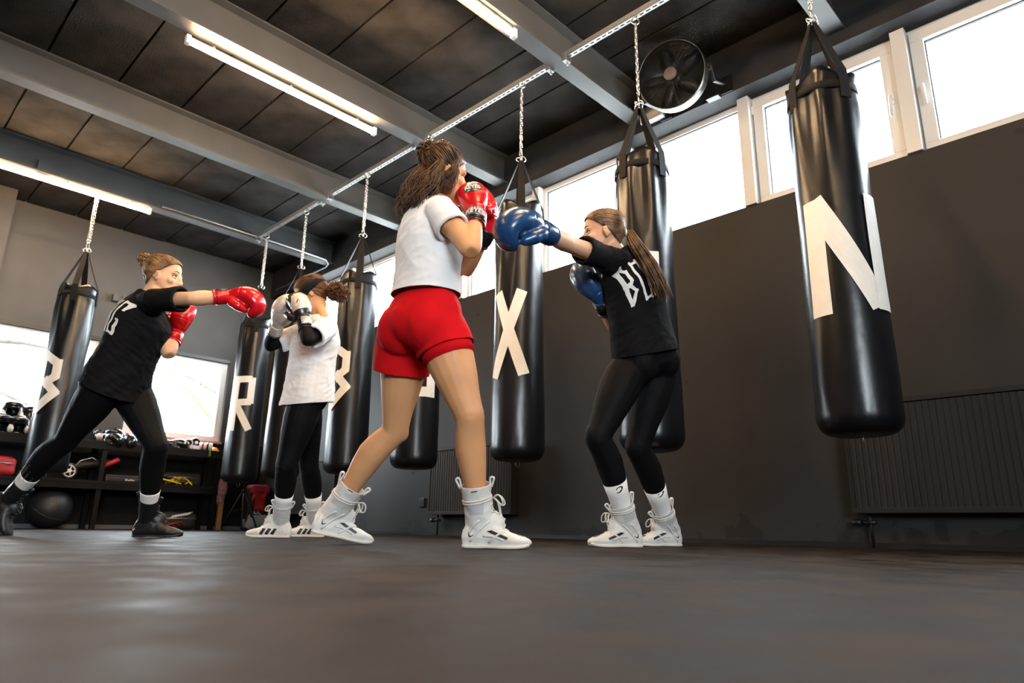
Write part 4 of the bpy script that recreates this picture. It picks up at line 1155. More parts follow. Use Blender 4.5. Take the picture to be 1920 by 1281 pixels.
# ------------------------------------------------------------------ hair
def scalp(c, fr, k=1.0, add=0.0):
    r, f, u = fr
    def pt(d, extra=0.0):
        e = (0.079+add+extra, 0.104+add+extra, 0.107+add+extra)
        return c+(r*d.x*e[0]+f*(d.y*e[1]-.004)+u*(d.z*e[2]+.001))*k
    return pt
def slerp(a, c, t):
    w = math.acos(max(-1, min(1, a.dot(c))))
    if w < 1e-4: return a
    return (a*math.sin((1-t)*w)+c*math.sin(t*w))/math.sin(w)
def hair_cap(c, fr, par, m, hp=(.082, .066), hn=(.78, -.62), k=1.0, nape=-.085):
    r, f, u = fr; b = B(); rs = []
    for z, w, a, bk in HEADROWS:
        if z < -.10: continue
        w2 = w if z > -.02 else max(w, .062+.1*(z+.05) if z > -.09 else .05)
        b2 = bk if z > -.03 else min(bk, -.080-(z+.03)*.4)
        a2, b3 = a+.006, b2-.010
        rs.append(ring(b, c+u*(z+(.007 if z > .08 else 0))*k+f*((a2+b3)/2*k), r, f, (w2+.009)*k, (a2-b3)/2*k, 32))
    skin_rings(b, rs)
    cut(b, c+f*hp[0]*k+u*hp[1]*k, (f*hn[0]+u*hn[1]).normalized())
    cut(b, c+u*nape*k-f*.06*k, (-u+f*.25).normalized())
    bmesh.ops.recalc_face_normals(b, faces=b.faces[:])
    return finish('hair', b, m, par, .006)
def hair_flow(c, fr, par, m, tie, n, seed, hp, hn, zmin=-.5, k=1.0, r0=.0042, name='hair_strands', lift=.006, wig=.0):
    rng = random.Random(seed); b = B(); i = 0; tie = tie.normalized(); cap = bvh_of(par); base = scalp(c, fr, k, .0125); o0 = c+fr[2]*.005
    def pt(d, e):
        q = (base(d)-o0).normalized(); h = cap.ray_cast(o0+q*.3, -q, .3)
        return (h[0]+q*(e+.0006)) if h[0] is not None and (h[0]-o0).length > .05 else base(d, e-.006)
    while i < n:
        d = V((rng.gauss(0, 1), rng.gauss(0, 1), rng.gauss(0, 1))).normalized()
        if d.z < zmin or (.104*d.y-hp[0])*hn[0]+(.107*d.z-hp[1])*hn[1] > -.004: continue
        i += 1; pts, rs = [], []
        S = 9; ph = rng.uniform(0, 6)
        for s in range(S+1):
            t = s/S; e = slerp(d, tie, t)
            e = (e+V((math.sin(7*t+ph), math.cos(6*t+ph), math.sin(5*t+2*ph)))*wig*math.sin(pi*t)).normalized()
            pts.append(pt(e, lift*math.sin(pi*t)*rng.uniform(.3, 1))); rs.append(r0*k*(.45+.75*min(1, t*3)) * (1 if t < .9 else .7))
        tube(b, pts, rs, 5)
    return ob(name, b, m, par, True)
def lock_bundle(par, m, path, n, spread, seed, r0=.004, wave=0.0, freq=9.0, name='ponytail', taper=.35, fan=1.0, core=0.0):
    rng = random.Random(seed); b = B(); L = len(path)
    if core: tube(b, path, [core*(.55 if i == 0 else (1.0 if i < L-1 else .5)) for i in range(L)], 10)
    for i in range(n):
        a = rng.uniform(0, 2*pi); q = math.sqrt(rng.random())*spread; ph = rng.uniform(0, 6); ln = rng.uniform(.72, 1.0); pts, rs = [], []
        o = V((math.cos(a), math.sin(a), rng.uniform(-.5, .5)))*q
        S = 14
        for s in range(S+1):
            t = s/S*ln; x = t*(L-1); j = min(int(x), L-2); p = path[j].lerp(path[j+1], x-j)
            g = (0.35+min(1, t*2.2)*0.75)*(1+(fan-1)*t)
            w = V((math.sin(freq*t+ph), math.cos(freq*1.1*t+ph*1.3), math.sin(freq*.9*t+ph*2)))*wave*min(1, t*2)
            pts.append(p+o*g+w); rs.append(r0*(1-(1-taper)*(s/S)**1.5)*min(1, .25+6*s/S))
        tube(b, pts, rs, 5)
    return ob(name, b, m, par, True)
def curl_ball(par, m, c, R, n, seed, name='hair_bun', r0=.0036, cr=.010, loose=0.25):
    rng = random.Random(seed); b = B()
    for i in range(n):
        d = V((rng.gauss(0, 1), rng.gauss(0, 1), rng.gauss(0, 1))).normalized(); e = d.orthogonal().normalized(); g = d.cross(e); rot = rng.uniform(0, 6)
        e, g = e*math.cos(rot)+g*math.sin(rot), g*math.cos(rot)-e*math.sin(rot); pts = []; rr = R*rng.uniform(.55, 1+loose)
        turns = rng.uniform(1.2, 2.2); S = 12
        for s in range(S+1):
            t = s/S; a = (t-.5)*1.5; base = c+(d*math.cos(a)+e*math.sin(a))*rr
            pts.append(base+(g*math.cos(turns*2*pi*t)+d*math.sin(turns*2*pi*t))*cr)
        tube(b, pts, [r0*(.5+math.sin(pi*(.1+.8*s/S))*.6) for s in range(S+1)], 5)
    return ob(name, b, m, par, True)
# ------------------------------------------------------------------ the four women
R3, F3, U3 = CR, CF, CU
RH = V((CR.x, CR.y, 0)).normalized()      # to the right along the floor
FH = V((CF.x, CF.y, 0)).normalized()      # away from the camera along the floor
UP = V((0, 0, 1))
def joints(d, s): return {k: (x, y, z*s) for k, (x, y, z) in d.items()}

# --- woman in red shorts ---------------------------------------------------------------
J = joints(dict(pel=(795,605,3.03),chest=(806,440,3.12),neck=(822,382,3.17),head=(832,328,3.22),
 hipR=(825,622,2.97),hipL=(762,628,3.12),kneeR=(880,782,2.86),ankR=(898,988,2.88),kneeL=(738,808,3.16),ankL=(622,965,3.18),
 shR=(826,396,3.00),shL=(824,400,3.31),elR=(882,468,2.84),wrR=(894,398,3.03),elL=(872,505,3.26),wrL=(918,422,3.16)), .93)
F = Fig(J, 1.0, (1.25, 1.15, 1.16))
place_foot(F, 'R', RH*1.0-FH*.10, 0, 1.03); place_foot(F, 'L', RH*.9+FH*.35, .20, 1.03)
W2 = thing('person', ((F.ankR.x+F.ankL.x)/2, (F.ankR.y+F.ankL.y)/2, 0), 'woman in white cropped t-shirt and red shorts guarding her face with red gloves', 'person')
hf = head_frame(RH*.90+FH*.40-UP*.10, UP*1.0+RH*.06)
bo = body(F, M['skin'], W2, hf)
tee(F, M['white_cotton'], W2, .115, .020, (.47, .52), .068, seed=2, widen=.90, amp=.0045)
# shorts: outer layer and tighter liner
def shorts(F, par):
    b = B(); k = F.k
    rows = [(h, w+.004, f+.010, bk+.010) for h, w, f, bk in TORSO if h <= .25]
    torso(b, F, rows)
    for sd in 'RL':
        s = 1 if sd == 'R' else -1; hip, knee = getattr(F, 'hip'+sd), getattr(F, 'knee'+sd); kf = F.knee_fwd(sd)
        limb(b, hip, knee, kf, [(-.15, .085, .095, .100, 0), (.05, .102, .104, .112, 0), (.25, .104, .108, .110, 0), (.48, .102, .106, .106, 0)], 22)
        p, r, fw, u = F.at(-.055*F.L); blob(b, p+r*s*.080-fw*.046, r, fw, u, .092, .090, .102)
    bm = to_bm(fuse(b, .007, 34))
    for sd, t in (('R', .225), ('L', .385)):
        hip, knee = getattr(F, 'hip'+sd), getattr(F, 'knee'+sd); ax = (knee-hip); L = ax.length; ax.normalize()
        cut(bm, hip+ax*L*t, ax, .165)
    p, r, fw, u = F.at(.105); cut(bm, p, u)
    bm.normal_update()
    for v in bm.verts:
        q = v.co-F.pel; n = noise.noise(V((q.x*14, q.y*14, q.z*7))); n2 = noise.noise(V((q.x*26+4, q.y*26, q.z*18)))
        v.co += v.normal*(.0045*math.cos(n*3)+.0015*math.cos(n2*4)+.010)
    o = finish('shorts', bm, M['red_cloth'], par, .003)
    for sd, t in (('R', .335), ('L', .36)):
        b = B(); hip, knee = getattr(F, 'hip'+sd), getattr(F, 'knee'+sd); kf = F.knee_fwd(sd)
        limb(b, hip, knee, kf, infl(LEG_THIGH, .006, 0.16, t, mul=k*F.tk), 26); ob('liner', b, M['red_cloth'], o, True)
    return o
shorts(F, W2)
for sd in 'RL': shoe(F, sd, W2, 'wrap', shaft=.155)
HB = hair_mat('curly_brown_hair', (0.018, 0.0075, 0.0032), (0.105, 0.042, 0.014))
c = F.head; r, f, u = hf; P = lambda x, y, z: c+r*x+f*y+u*z
hair = hair_cap(c, hf, W2, HB, hp=(.076, .062), hn=(.80, -.60), nape=-.10)
tie = V((0, -.70, .70)).normalized()
hair_flow(c, hf, hair, HB, tie, 330, 11, (.078, .062), (.80, -.60), -.10, r0=.0034, lift=.012, wig=.04)
bun = scalp(c, hf)(tie, .004)
curl_ball(hair, HB, bun, .040, 200, 5, r0=.0030, cr=.013)
curl_ball(hair, HB, scalp(c, hf)(V((0, -.2, .98)), .004), .034, 110, 15, name='top_curls', r0=.0028, cr=.011)
for s, n, sd_ in ((-1, 130, 3), (1, 170, 4), (0, 190, 5)):
    path = [P(s*.068, -.035-(.05 if s == 0 else 0), .03), P(s*.080, -.055-(.055 if s == 0 else 0), -.05), P(s*.082, -.080-(.045 if s == 0 else 0), -.12), P(s*.080, -.105-(.03 if s == 0 else 0), -.185), P(s*.074, -.118-(.02 if s == 0 else 0), -.235)]
    lock_bundle(hair, HB, path, n, .042, sd_, r0=.0028, wave=.009, freq=13, name='wavy_lock', core=.026)
for s in (1, -1): lock_bundle(hair, HB, [P(s*.070, .030, .05), P(s*.082, .018, -.01), P(s*.084, .006, -.07), P(s*.080, -.012, -.13)], 120, .024, 9+s, r0=.0024, wave=.007, freq=11, name='side_lock', core=.014)
face_parts(c, hf, bo, HB)
fd = (UP*.86+FH*.32-RH*.20)
gl, st, g = glove(arm=F.wrR-F.elR, wr=F.wrR, hd=fd, back=-FH*.95+RH*.10-UP*.2, sd='R', par=W2, m=M['glove_red'], strap_m=M['glove_black'], trim_m=M['glove_black'], k=.93, label='red glove with black strap nearer to the camera')
P2, Xv, Yb, Z, k = g; Xa, Ya, Za = gl_frames[gl.name]
tg = bvh_of(gl); ts = bvh_of(st)
def up_axes(Xv, Z): return Xv, Z
decal('logo_patch', [[(.040*math.cos(a), .024*math.sin(a)) for a in [2*pi*i/24 for i in range(24)]]], P2(0, .12, .098), -Xv, Z, tg, M['glove_black'], gl)
decal('logo_text', text_mesh('REYES', .030, .80, .0008), P2(0, .12, .100) , -Xv, Z, tg, M['print_white'], gl, lift=.0020, maxe=.01, label='white capital lettering')
decal('logo_text', text_mesh('CLETO', .014, 1.1), P2(0, .12, .117) , -Xv, Z, tg, M['print_white'], gl, lift=.0020, maxe=.01)
decal('logo_line', [[(-.024, -.014), (.024, -.014), (.016, -.018), (-.016, -.018)]], P2(0, .12, .099) , -Xv, Z, tg, M['print_white'], gl, lift=.0020)
decal('strap_text', text_mesh('REYES', .040, .70, .0008), P2(0, .12, -.055), -Xa, Za, ts, M['print_white'], st, lift=.0034, maxe=.008, label='white capital lettering')
decal('strap_text', text_mesh('CLETO', .015, 1.2, .0003), P2(0, .12, -.033), -Xa, Za, ts, M['print_white'], st, lift=.0034, maxe=.008, label='small white capital lettering')
decal('strap_text', [[(-.026, -.022), (.026, -.022), (.026, -.0235), (-.026, -.0235)]], P2(0, .12, -.052), -Xa, Za, ts, M['print_white'], st, lift=.0034)
decal('strap_tab', [[(-.006, -.018), (.006, -.018), (.006, .016), (-.006, .016)]], P2(-.034, .12, -.055), -Xa, Za, ts, M['print_red'], st, lift=.0026)
glove(arm=F.wrL-F.elL, wr=F.wrL, hd=UP*.75-RH*.25+FH*.1, back=RH*.7+FH*.5, sd='L', par=W2, m=M['glove_red'], strap_m=M['glove_black'], trim_m=M['glove_black'], k=.95)

# --- woman with the ponytail and blue gloves ---------------------------------------------
J = joints(dict(pel=(1208,668,3.75),chest=(1188,545,3.76),neck=(1160,476,3.74),head=(1131,440,3.70),
 hipL=(1180,690,3.68),hipR=(1236,690,3.83),kneeL=(1122,820,3.52),ankL=(1178,985,3.60),kneeR=(1196,838,3.74),ankR=(1254,985,3.95),
 shL=(1134,484,3.58),shR=(1204,492,3.90),elL=(1066,458,3.36),wrL=(1010,431,3.12),elR=(1152,610,3.86),wrR=(1124,556,3.74)), .88)
F = Fig(J, .97, (1.17, 1.12, 1.15))
place_foot(F, 'L', -RH*.97-FH*.24, 0); place_foot(F, 'R', -RH*.93-FH*.36, 0)
W4 = thing('person', ((F.ankR.x+F.ankL.x)/2, (F.ankR.y+F.ankL.y)/2, 0), 'woman with a long ponytail in black t-shirt and leggings punching with a blue glove', 'person')
hf = head_frame(-RH*.93+FH*.02-UP*.02, UP)
bo = body(F, M['skin_fair'], W4, hf)
leggings(F, M['black_knit'], W4, low=.74)
ts_ = tee(F, M['black_cotton'], W4, .012, .022, (.44, .62), .066, seed=4, widen=.98, amp=.005, back=1.05)
for sd in 'LR':
    shoe(F, sd, W4, 'wrap', shaft=.125)
    so = sock(F, sd, .50, .86, W4)
    knee, ank = getattr(F, 'knee'+sd), getattr(F, 'ank'+sd); su = (knee-ank).normalized(); q = ank.lerp(knee, .36)
    hook = [(-.020, -.008), (-.004, -.006), (.010, .002), (.013, .010), (.006, .014), (-.004, .012), (-.012, .004), (-.014, .007), (-.006, .016), (.008, .019), (.019, .014), (.019, .004), (.010, -.006), (-.002, -.012)]
    ax = (RH-su*RH.dot(su)).normalized()
    decal('sock_mark', [hook], q-FH*.1-ax*.002, ax, su, bvh_of(so), M['print_black'], so, label='black curved mark')
tg = bvh_of(ts_)
pol, wd = stroke_polys('BOXING', .046, .195, .0115, .012)
p, r_, fw, u_ = F.at(.70*F.L)
bx = (r_+u_*0.10).normalized(); by = u_
pol = [[(x-wd/2, y) for x, y in q] for q in pol]
decal('back_print', pol, p-fw*.02+by*-.085, bx, by, tg, M['print_white'], ts_, lift=.0016, maxe=.012, reach=.3, label='white tall letters BOXING across the back')
HD = hair_mat('light_brown_hair', (0.060, 0.030, 0.014), (0.25, 0.145, 0.072))
c = F.head; r, f, u = hf; P = lambda x, y, z: c+r*x+f*y+u*z
hair = hair_cap(c, hf, W4, HD, hp=(.080, .072), hn=(.62, -.78), nape=-.07)
tie = V((0, -.97, .05)).normalized()
hair_flow(c, hf, hair, HD, tie, 420, 21, (.080, .072), (.62, -.78), -.45, r0=.0027, lift=.001)
tp = scalp(c, hf)(tie, -.001)
b = B(); torus(b, tp, -f+u*.1, .016, .006, 18, 8); ob('hair_tie', b, M['print_white'], hair, True)
e1 = PD(1194, 462, 3.20); e2 = PD(1218, 496, 3.15); e3 = PD(1236, 532, 3.14); e4 = PD(1247, 562, 3.14)
lock_bundle(hair, HD, [tp, tp-f*.02+u*.004, e1, e2, e3, e4], 280, .025, 8, r0=.0021, wave=.005, freq=6, taper=.3, fan=1.5, core=.012)
face_parts(c, hf, bo, HD)
hd4 = (F.wrL-F.elL).normalized()
gl, st, g = glove(arm=F.wrL-F.elL, wr=F.wrL, hd=hd4*.9-RH*.25+UP*.12, back=UP*.9-FH*.42, sd='L', par=W4, m=M['glove_blue'], strap_m=M['glove_blue'], trim_m=M['glove_blue'], k=.98, m2=M['glove_black'], label='blue glove stretched out')
glove(arm=F.wrR-F.elR, wr=F.wrR, hd=-RH*.62+UP*.75-FH*.1, back=-RH*.5-UP*.2-FH*.6, sd='R', par=W4, m=M['glove_blue'], strap_m=M['glove_blue'], trim_m=M['glove_blue'], k=.98, m2=M['glove_black'])

# --- woman in white with the headband ------------------------------------------------------
J = joints(dict(pel=(575,735,4.0),chest=(590,640,4.05),neck=(606,592,4.07),head=(584,553,4.08),
 hipL=(577,742,3.93),hipR=(572,742,4.1),kneeL=(537,872,3.85),ankL=(527,985,3.95),kneeR=(580,872,4.18),ankR=(592,985,4.30),
 shL=(613,614,3.92),shR=(592,614,4.2),elL=(577,637,3.70),wrL=(570,598,3.80),elR=(507,648,4.10),wrR=(521,606,4.0)), 1.05)
F = Fig(J, .99, (1.20, 1.10, 1.12))
place_foot(F, 'L', -RH*.99-FH*.10, 0); place_foot(F, 'R', -RH*.95-FH*.22, 0)
W3 = thing('person', ((F.ankR.x+F.ankL.x)/2, (F.ankR.y+F.ankL.y)/2, 0), 'woman in white t-shirt and black leggings with headband covering up behind silver gloves', 'person')
hf = head_frame(-RH*.90-UP*.42-FH*.06, UP*.9-RH*.42)
bo = body(F, M['skin'], W3, hf)
leggings(F, M['black_knit'], W3, low=.72)
ts_ = tee(F, M['white_cotton'], W3, -.075, .026, (.80, .74), .068, seed=7, widen=.97, amp=.006, hemtilt=-.20, back=1.08, front=1.0)
for sd in 'LR':
    shoe(F, sd, W3, 'stripes', shaft=.125)
    so = sock(F, sd, .52, .86, W3)
    knee, ank = getattr(F, 'knee'+sd), getattr(F, 'ank'+sd); su = (knee-ank).normalized(); q = ank.lerp(knee, .40); ax = (RH-su*RH.dot(su)).normalized()
    decal('tick_mark', logo_poly(SWOOSH, .052), q-FH*.1-ax*.022, ax, su, bvh_of(so), M['print_black'], so, label='black tick mark')
    # black elbow sleeves
    el, wr, sh = (getattr(F, n+sd) for n in ('el', 'wr', 'sh')); ef = ((sh+wr)/2-el).normalized(); b = B()
    limb(b, sh, el, ef, infl(ARM_UP, .005, .60, 1.0), 20); limb(b, el, wr, ef, infl(ARM_LO, .005, 0, 1.0), 20); sphere(b, el, .039)
    finish('elbow_sleeve', fuse(b, .005, 4), M['black_knit'], W3)
HC = hair_mat('curly_auburn_hair', (0.035, 0.012, 0.005), (0.17, 0.068, 0.022))
c = F.head; r, f, u = hf; P = lambda x, y, z: c+r*x+f*y+u*z
hair = hair_cap(c, hf, W3, HC, hp=(.078, .066), hn=(.66, -.75), nape=-.07)
tie = V((0, -.97, -.22)).normalized()
hair_flow(c, hf, hair, HC, tie, 350, 31, (.078, .066), (.66, -.75), -.40, r0=.0028, lift=.004, wig=.02)
tp = scalp(c, hf)(tie, .030)
curl_ball(hair, HC, tp+V((0, 0, -.004))+RH*.012, .048, 230, 6, r0=.0027, cr=.011, loose=.35)
curl_ball(hair, HC, tp+RH*.05-UP*.018, .034, 110, 7, r0=.0022, cr=.011, loose=.6, name='curl')
b = B(); pt = scalp(c, hf); rows = []
nrm = V((0, .50, .86)).normalized(); e1 = V((1, 0, 0)); e2 = nrm.cross(e1)
for off, ex in ((-.22, .012), (-.22, .022), (.28, .022), (.28, .012)):
    rows.append([b.verts.new(pt(((e1*math.cos(a)+e2*math.sin(a))*math.sqrt(1-off*off)+nrm*(off+.10)).normalized(), ex)) for a in [2*pi*i/40 for i in range(40)]])
skin_rings(b, rows, cap=False, closed=True); ob('headband', b, M['black_knit'], W3, True)
face_parts(c, hf, bo, HC)
gl, st, g = glove(arm=F.wrL-F.elL, wr=F.wrL, hd=UP*.88-RH*.35+FH*.1, back=-FH*.75+RH*.45, sd='L', par=W3, m=M['glove_black'], strap_m=M['glove_black'], trim_m=M['glove_black'], k=.95, m2=M['glove_silver'], label='black glove with silver back')
P2, Xv, Yb, Z, k = g; tg = bvh_of(gl)
decal('silver_panel', [[(-.048, -.045), (.048, -.045), (.054, .0), (.046, .050), (-.04, .055), (-.054, .0)]], P2(0.005, .12, .095) , -Xv, Z, tg, M['glove_silver'], gl, lift=.0016, label='silver panel')
decal('palm_panel', [[(.018*math.cos(a), .026*math.sin(a)) for a in [2*pi*i/18 for i in range(18)]]], P2(-.10, -.02, .09), Yb*-1, Z, tg, M['glove_silver'], gl, lift=.0016)
decal('logo_mark', [[(-.022, .022), (.0, .030), (.020, .024), (.004, .018), (.014, .004), (.022, -.022), (.006, -.012), (-.008, -.026), (-.004, -.004), (-.018, .006), (-.006, .012)]], P2(0, .12, .105) , -Xv, Z, tg, M['print_white'], gl, lift=.0028, label='white winged mark')
decal('logo_ring', [[(.026*math.cos(a), .026*math.sin(a)) for a in [2*pi*i/20 for i in range(11)]]+[(.021*math.cos(a), .021*math.sin(a)) for a in [2*pi*(10-i)/20 for i in range(11)]]], P2(0.006, .12, .088) , -Xv, Z, tg, M['print_black'], gl, lift=.0024)
decal('strap_mark', [[(-.012, -.006), (.012, -.006), (.012, .008), (-.012, .008)]], P2(-.012, .12, -.052), -gl_frames[gl.name][0], gl_frames[gl.name][2], bvh_of(st), M['print_white'], st, lift=.004)
gl, st, g = glove(arm=F.wrR-F.elR, wr=F.wrR, hd=UP*.45+(F.wrR-F.elR).normalized()*.6, back=-RH*.75-FH*.5, sd='R', par=W3, m=M['glove_silver'], strap_m=M['glove_silver'], trim_m=M['glove_black'], k=.92, m2=M['glove_silver'], label='silver glove with black trim')

# --- punching woman at the left ---------------------------------------------------------------
J = joints(dict(pel=(218,715,3.9),chest=(256,612,3.93),neck=(282,557,3.95),head=(306,520,3.98),
 hipR=(196,722,3.82),hipL=(240,722,3.99),kneeR=(122,826,3.88),ankR=(20,920,3.97),kneeL=(292,836,3.83),ankL=(276,975,3.98),
 shR=(290,563,3.78),shL=(286,580,4.1),elR=(362,560,3.68),wrR=(432,556,3.80),elL=(316,662,3.97),wrL=(331,622,4.10)), .95)
F = Fig(J, .97, (1.22, 1.14, 1.12))
place_foot(F, 'L', RH*.98+FH*.05, 0); place_foot(F, 'R', RH*.95+FH*.2, 1.02)
W1 = thing('person', ((F.ankR.x+F.ankL.x)/2, (F.ankR.y+F.ankL.y)/2, 0), 'woman in black t-shirt and leggings lunging with a stretched red glove at left', 'person')
hf = head_frame(RH*.97+FH*.10-UP*.04, UP+RH*.02)
bo = body(F, M['skin_fair'], W1, hf)
lg = leggings(F, M['black_knit'], W1, low=.80)
ts_ = tee(F, M['black_cotton'], W1, -.05, .026, (.72, .60), .067, seed=9, widen=.98, amp=.006, hemtilt=-.15, front=1.22)
tg = bvh_of(ts_)
pol, wd = stroke_polys('BOXING', .046, .195, .0115, .012)
p, r_, fw, u_ = F.at(.66*F.L); pol = [[(x-wd/2, y) for x, y in q] for q in pol]
decal('back_print', pol, p-fw*.02-u_*.085, r_, u_, tg, M['print_white'], ts_, lift=.0016, maxe=.012, reach=.3, label='white tall letters BOXING across the back')
for sd in 'LR':
    shoe(F, sd, W1, 'black', shaft=.140, m=M['shoe_black'], sole_m=M['shoe_black'])
    sock(F, sd, .60, .86, W1)
b = B(); kn, an = F.kneeR, F.ankR; ax = (an-kn); ls = bvh_of(lg)      # raised dot pattern low on the rear leg
for i in range(7):
    for j in range(8):
        q = kn.lerp(an, .55+.035*j) + UP*(.05-.016*i)+RH*.02*(i % 2); h = ls.ray_cast(q-FH*.2, FH, .4)
        if h[0] is not None: ellipsoid(b, h[0], (V((.0028, 0, 0)), V((0, .0028, 0)), V((0, 0, .0028))), 6, 4)
o = ob('dot_pattern', b, mat('grey_dot_print', (.10, .10, .10), .4), lg, True); o['kind'] = 'stuff'
HA = hair_mat('blonde_brown_hair', (0.085, 0.038, 0.014), (0.32, 0.175, 0.070))
c = F.head; r, f, u = hf; P = lambda x, y, z: c+r*x+f*y+u*z
hair = hair_cap(c, hf, W1, HA, hp=(.078, .072), hn=(.62, -.78), nape=-.08)
tie = V((0, -.78, .62)).normalized()
hair_flow(c, hf, hair, HA, tie, 380, 41, (.078, .072), (.62, -.78), -.5, r0=.0028, lift=.004, wig=.02)
tp = scalp(c, hf)(tie, .040)
curl_ball(hair, HA, tp, .030, 120, 9, r0=.0030, cr=.009, loose=.12)
b = B(); torus(b, scalp(c, hf)(tie, .018), f*-.78+u*.62, .022, .009, 22, 8)
for v in b.verts: v.co += V((noise.noise(v.co*90), noise.noise(v.co*90+V((5, 0, 0))), noise.noise(v.co*90+V((0, 5, 0)))))*.004
ob('scrunchie', b, mat('multicoloured_scrunchie', (.55, .05, .16), .8, col2=(.30, .42, .06), vscale=55, detail=0), hair, True)
face_parts(c, hf, bo, HA)
gl, st, g = glove(arm=F.wrR-F.elR, wr=F.wrR, hd=RH*1.0-FH*.08+UP*.01, back=UP*.93-FH*.35, sd='R', par=W1, m=M['glove_red'], strap_m=M['glove_red'], trim_m=M['glove_red'], k=.88, m2=M['glove_black'], label='red glove stretched out')
P2, Xv, Yb, Z, k = g
gl, st, g = glove(arm=F.wrL-F.elL, wr=F.wrL, hd=UP*.97+RH*.22, back=RH*.5-FH*.8, sd='L', par=W1, m=M['glove_red'], strap_m=M['glove_red'], trim_m=M['glove_red'], k=.92, m2=M['glove_red'])
# ------------------------------------------------------------------ gear rack under the rear windows
RKX0, RKX1, RKY0, RKY1 = 0.95, 3.62, 8.50, 8.93
rack = thing('gear_rack', ((RKX0+RKX1)/2, 8.7, 0), 'long dark two-tier gear rack under the rear windows', 'rack')
for nme, z in (('top_shelf', 0.905), ('middle_shelf', 0.475)):
    b = B(); box(b, RKX0, RKX1, RKY0, RKY1, z, z+0.035, bev=0.004); box(b, RKX0, RKX1, RKY0-0.006, RKY0+0.014, z-0.055, z+0.0); ob(nme, b, M['shelf'], rack)
for x in (RKX0, 2.30, RKX1-0.05):
    for y in (RKY0+0.01, RKY1-0.06):
        b = B(); box(b, x, x+0.05, y, y+0.05, 0, 0.905); ob('leg', b, M['shelf'], rack)
TOPZ, MIDZ = 0.940, 0.510
def on_rack(px, y, z):
    """rack position straight below pixel column px at depth row y"""
    p = PY_(px, 820, y); return V((p.x, y, z))
def headguard(loc, rz, k, m, trim, label, tilt=0.0):
    t = thing('headguard', loc, label, 'headguard', 'headguards on the rack')
    R = Matrix.Translation(loc) @ Matrix.Rotation(rz, 4, 'Z') @ Matrix.Rotation(tilt, 4, 'X')
    b = B(); rs = []
    for z, w, a, bk in ((.0, .092, .075, -.085), (.03, .100, .092, -.098), (.07, .106, .104, -.108), (.11, .108, .110, -.112), (.15, .104, .106, -.108), (.18, .092, .090, -.096), (.205, .066, .062, -.070), (.216, .030, .026, -.032)):
        rs.append(ring(b, V((0, (a+bk)/2, z))*k, V((1, 0, 0)), V((0, 1, 0)), w*k, (a-bk)/2*k, 24))
    skin_rings(b, rs)
    fs = [f for f in b.faces if abs(f.calc_center_median().x) < .056*k and f.calc_center_median().y > .05*k and f.calc_center_median().z < .125*k]
    bmesh.ops.delete(b, geom=fs, context='FACES')
    b.transform(R); o = finish('shell', b, m, t, .016*k)
    for s in (1, -1):
        b = B(); ellipsoid(b, R @ (V((s*.072, .078, .05))*k), (R.to_3x3() @ V((.024*k, 0, 0)), R.to_3x3() @ V((0, .026*k, 0)), R.to_3x3() @ V((0, 0, .045*k)))); ob('cheek_pad', b, trim, t, True)
    b = B(); ellipsoid(b, R @ (V((0, .100, .155))*k), (R.to_3x3() @ V((.075*k, 0, 0)), R.to_3x3() @ V((0, .022*k, 0)), R.to_3x3() @ V((0, 0, .026*k)))); ob('brow_pad', b, m, t, True)
    b = B(); tube(b, [R @ (V((.085*math.cos(a), .02+.075*math.sin(a), -.004-.02*math.sin(a)))*k) for a in [pi*i/10 for i in range(11)]], .008*k, 6, flat=.4); ob('chin_strap', b, M['webbing'], t, True)
    return t
M['gloss_black'] = mat('glossy_black_padding', (0.008, 0.008, 0.009), 0.2, bump=0.0006, bscale=40, coat=0.4)
headguard(on_rack(14, 8.72, TOPZ+.13), 2.9, 1.05, M['gloss_black'], M['glove_silver'], 'black glossy headguard at the far left, highest on the rack', .25)
headguard(on_rack(50, 8.74, TOPZ+.10), -2.6, 1.05, M['gloss_black'], M['gloss_black'], 'plain black headguard beside the left punching bag on the rack', .1)
headguard(on_rack(30, 8.60, TOPZ+.0), 3.1, .92, M['gloss_black'], M['glove_silver'], 'black headguard with grey cheek pads lying open at the front of the rack', 0.0)
headguard(on_rack(-6, 8.60, TOPZ+.0), 3.3, .95, M['gloss_black'], M['print_white'], 'headguard cut by the left edge of the picture', 0.0)
def spare_glove(loc, d, back, side, m, sm, label, k=1.0):
    t = thing('spare_glove', loc, label, 'boxing glove', 'spare gloves on the rack')
    glove(V(loc)+V((0, 0, .052*k)), V(d), V(back), side, t, m, sm, M['glove_black'], k=k, m2=sm); return t
spare_glove(on_rack(57, 8.55, TOPZ), (.3, -1, .0), (0, 0, 1), 'L', M['glove_red'], M['glove_red'], 'red glove at the front of the rack beside the left bag', .85)
spare_glove(on_rack(196, 8.80, TOPZ+.06), (.9, -.5, .1), (0, 0, 1), 'R', M['gloss_black'], M['glove_black'], 'black glove on top of the small pile seen under the raised leg', 1.0)
spare_glove(on_rack(198, 8.58, TOPZ), (.8, -.6, .0), (-.2, -.3, 1), 'R', M['gloss_black'], M['glove_silver'], 'black glove with grey strap in front of the pile seen between the legs', .9)
spare_glove(on_rack(235, 8.66, TOPZ), (.15, -1, .05), (0, 0, 1), 'L', M['gloss_black'], M['glove_black'], 'black glove pointing forward in the gap between the legs', .95)
spare_glove(on_rack(322, 8.60, TOPZ), (.9, -.25, .08), (0, -.2, 1), 'R', M['gloss_black'], M['glove_black'], 'black glove lying sideways under the right rear window', .95)
spare_glove(on_rack(345, 8.76, TOPZ), (.7, .5, .05), (0, 0, 1), 'L', M['glove_black'], M['glove_silver'], 'black glove behind the focus mitt on the rack', .9)
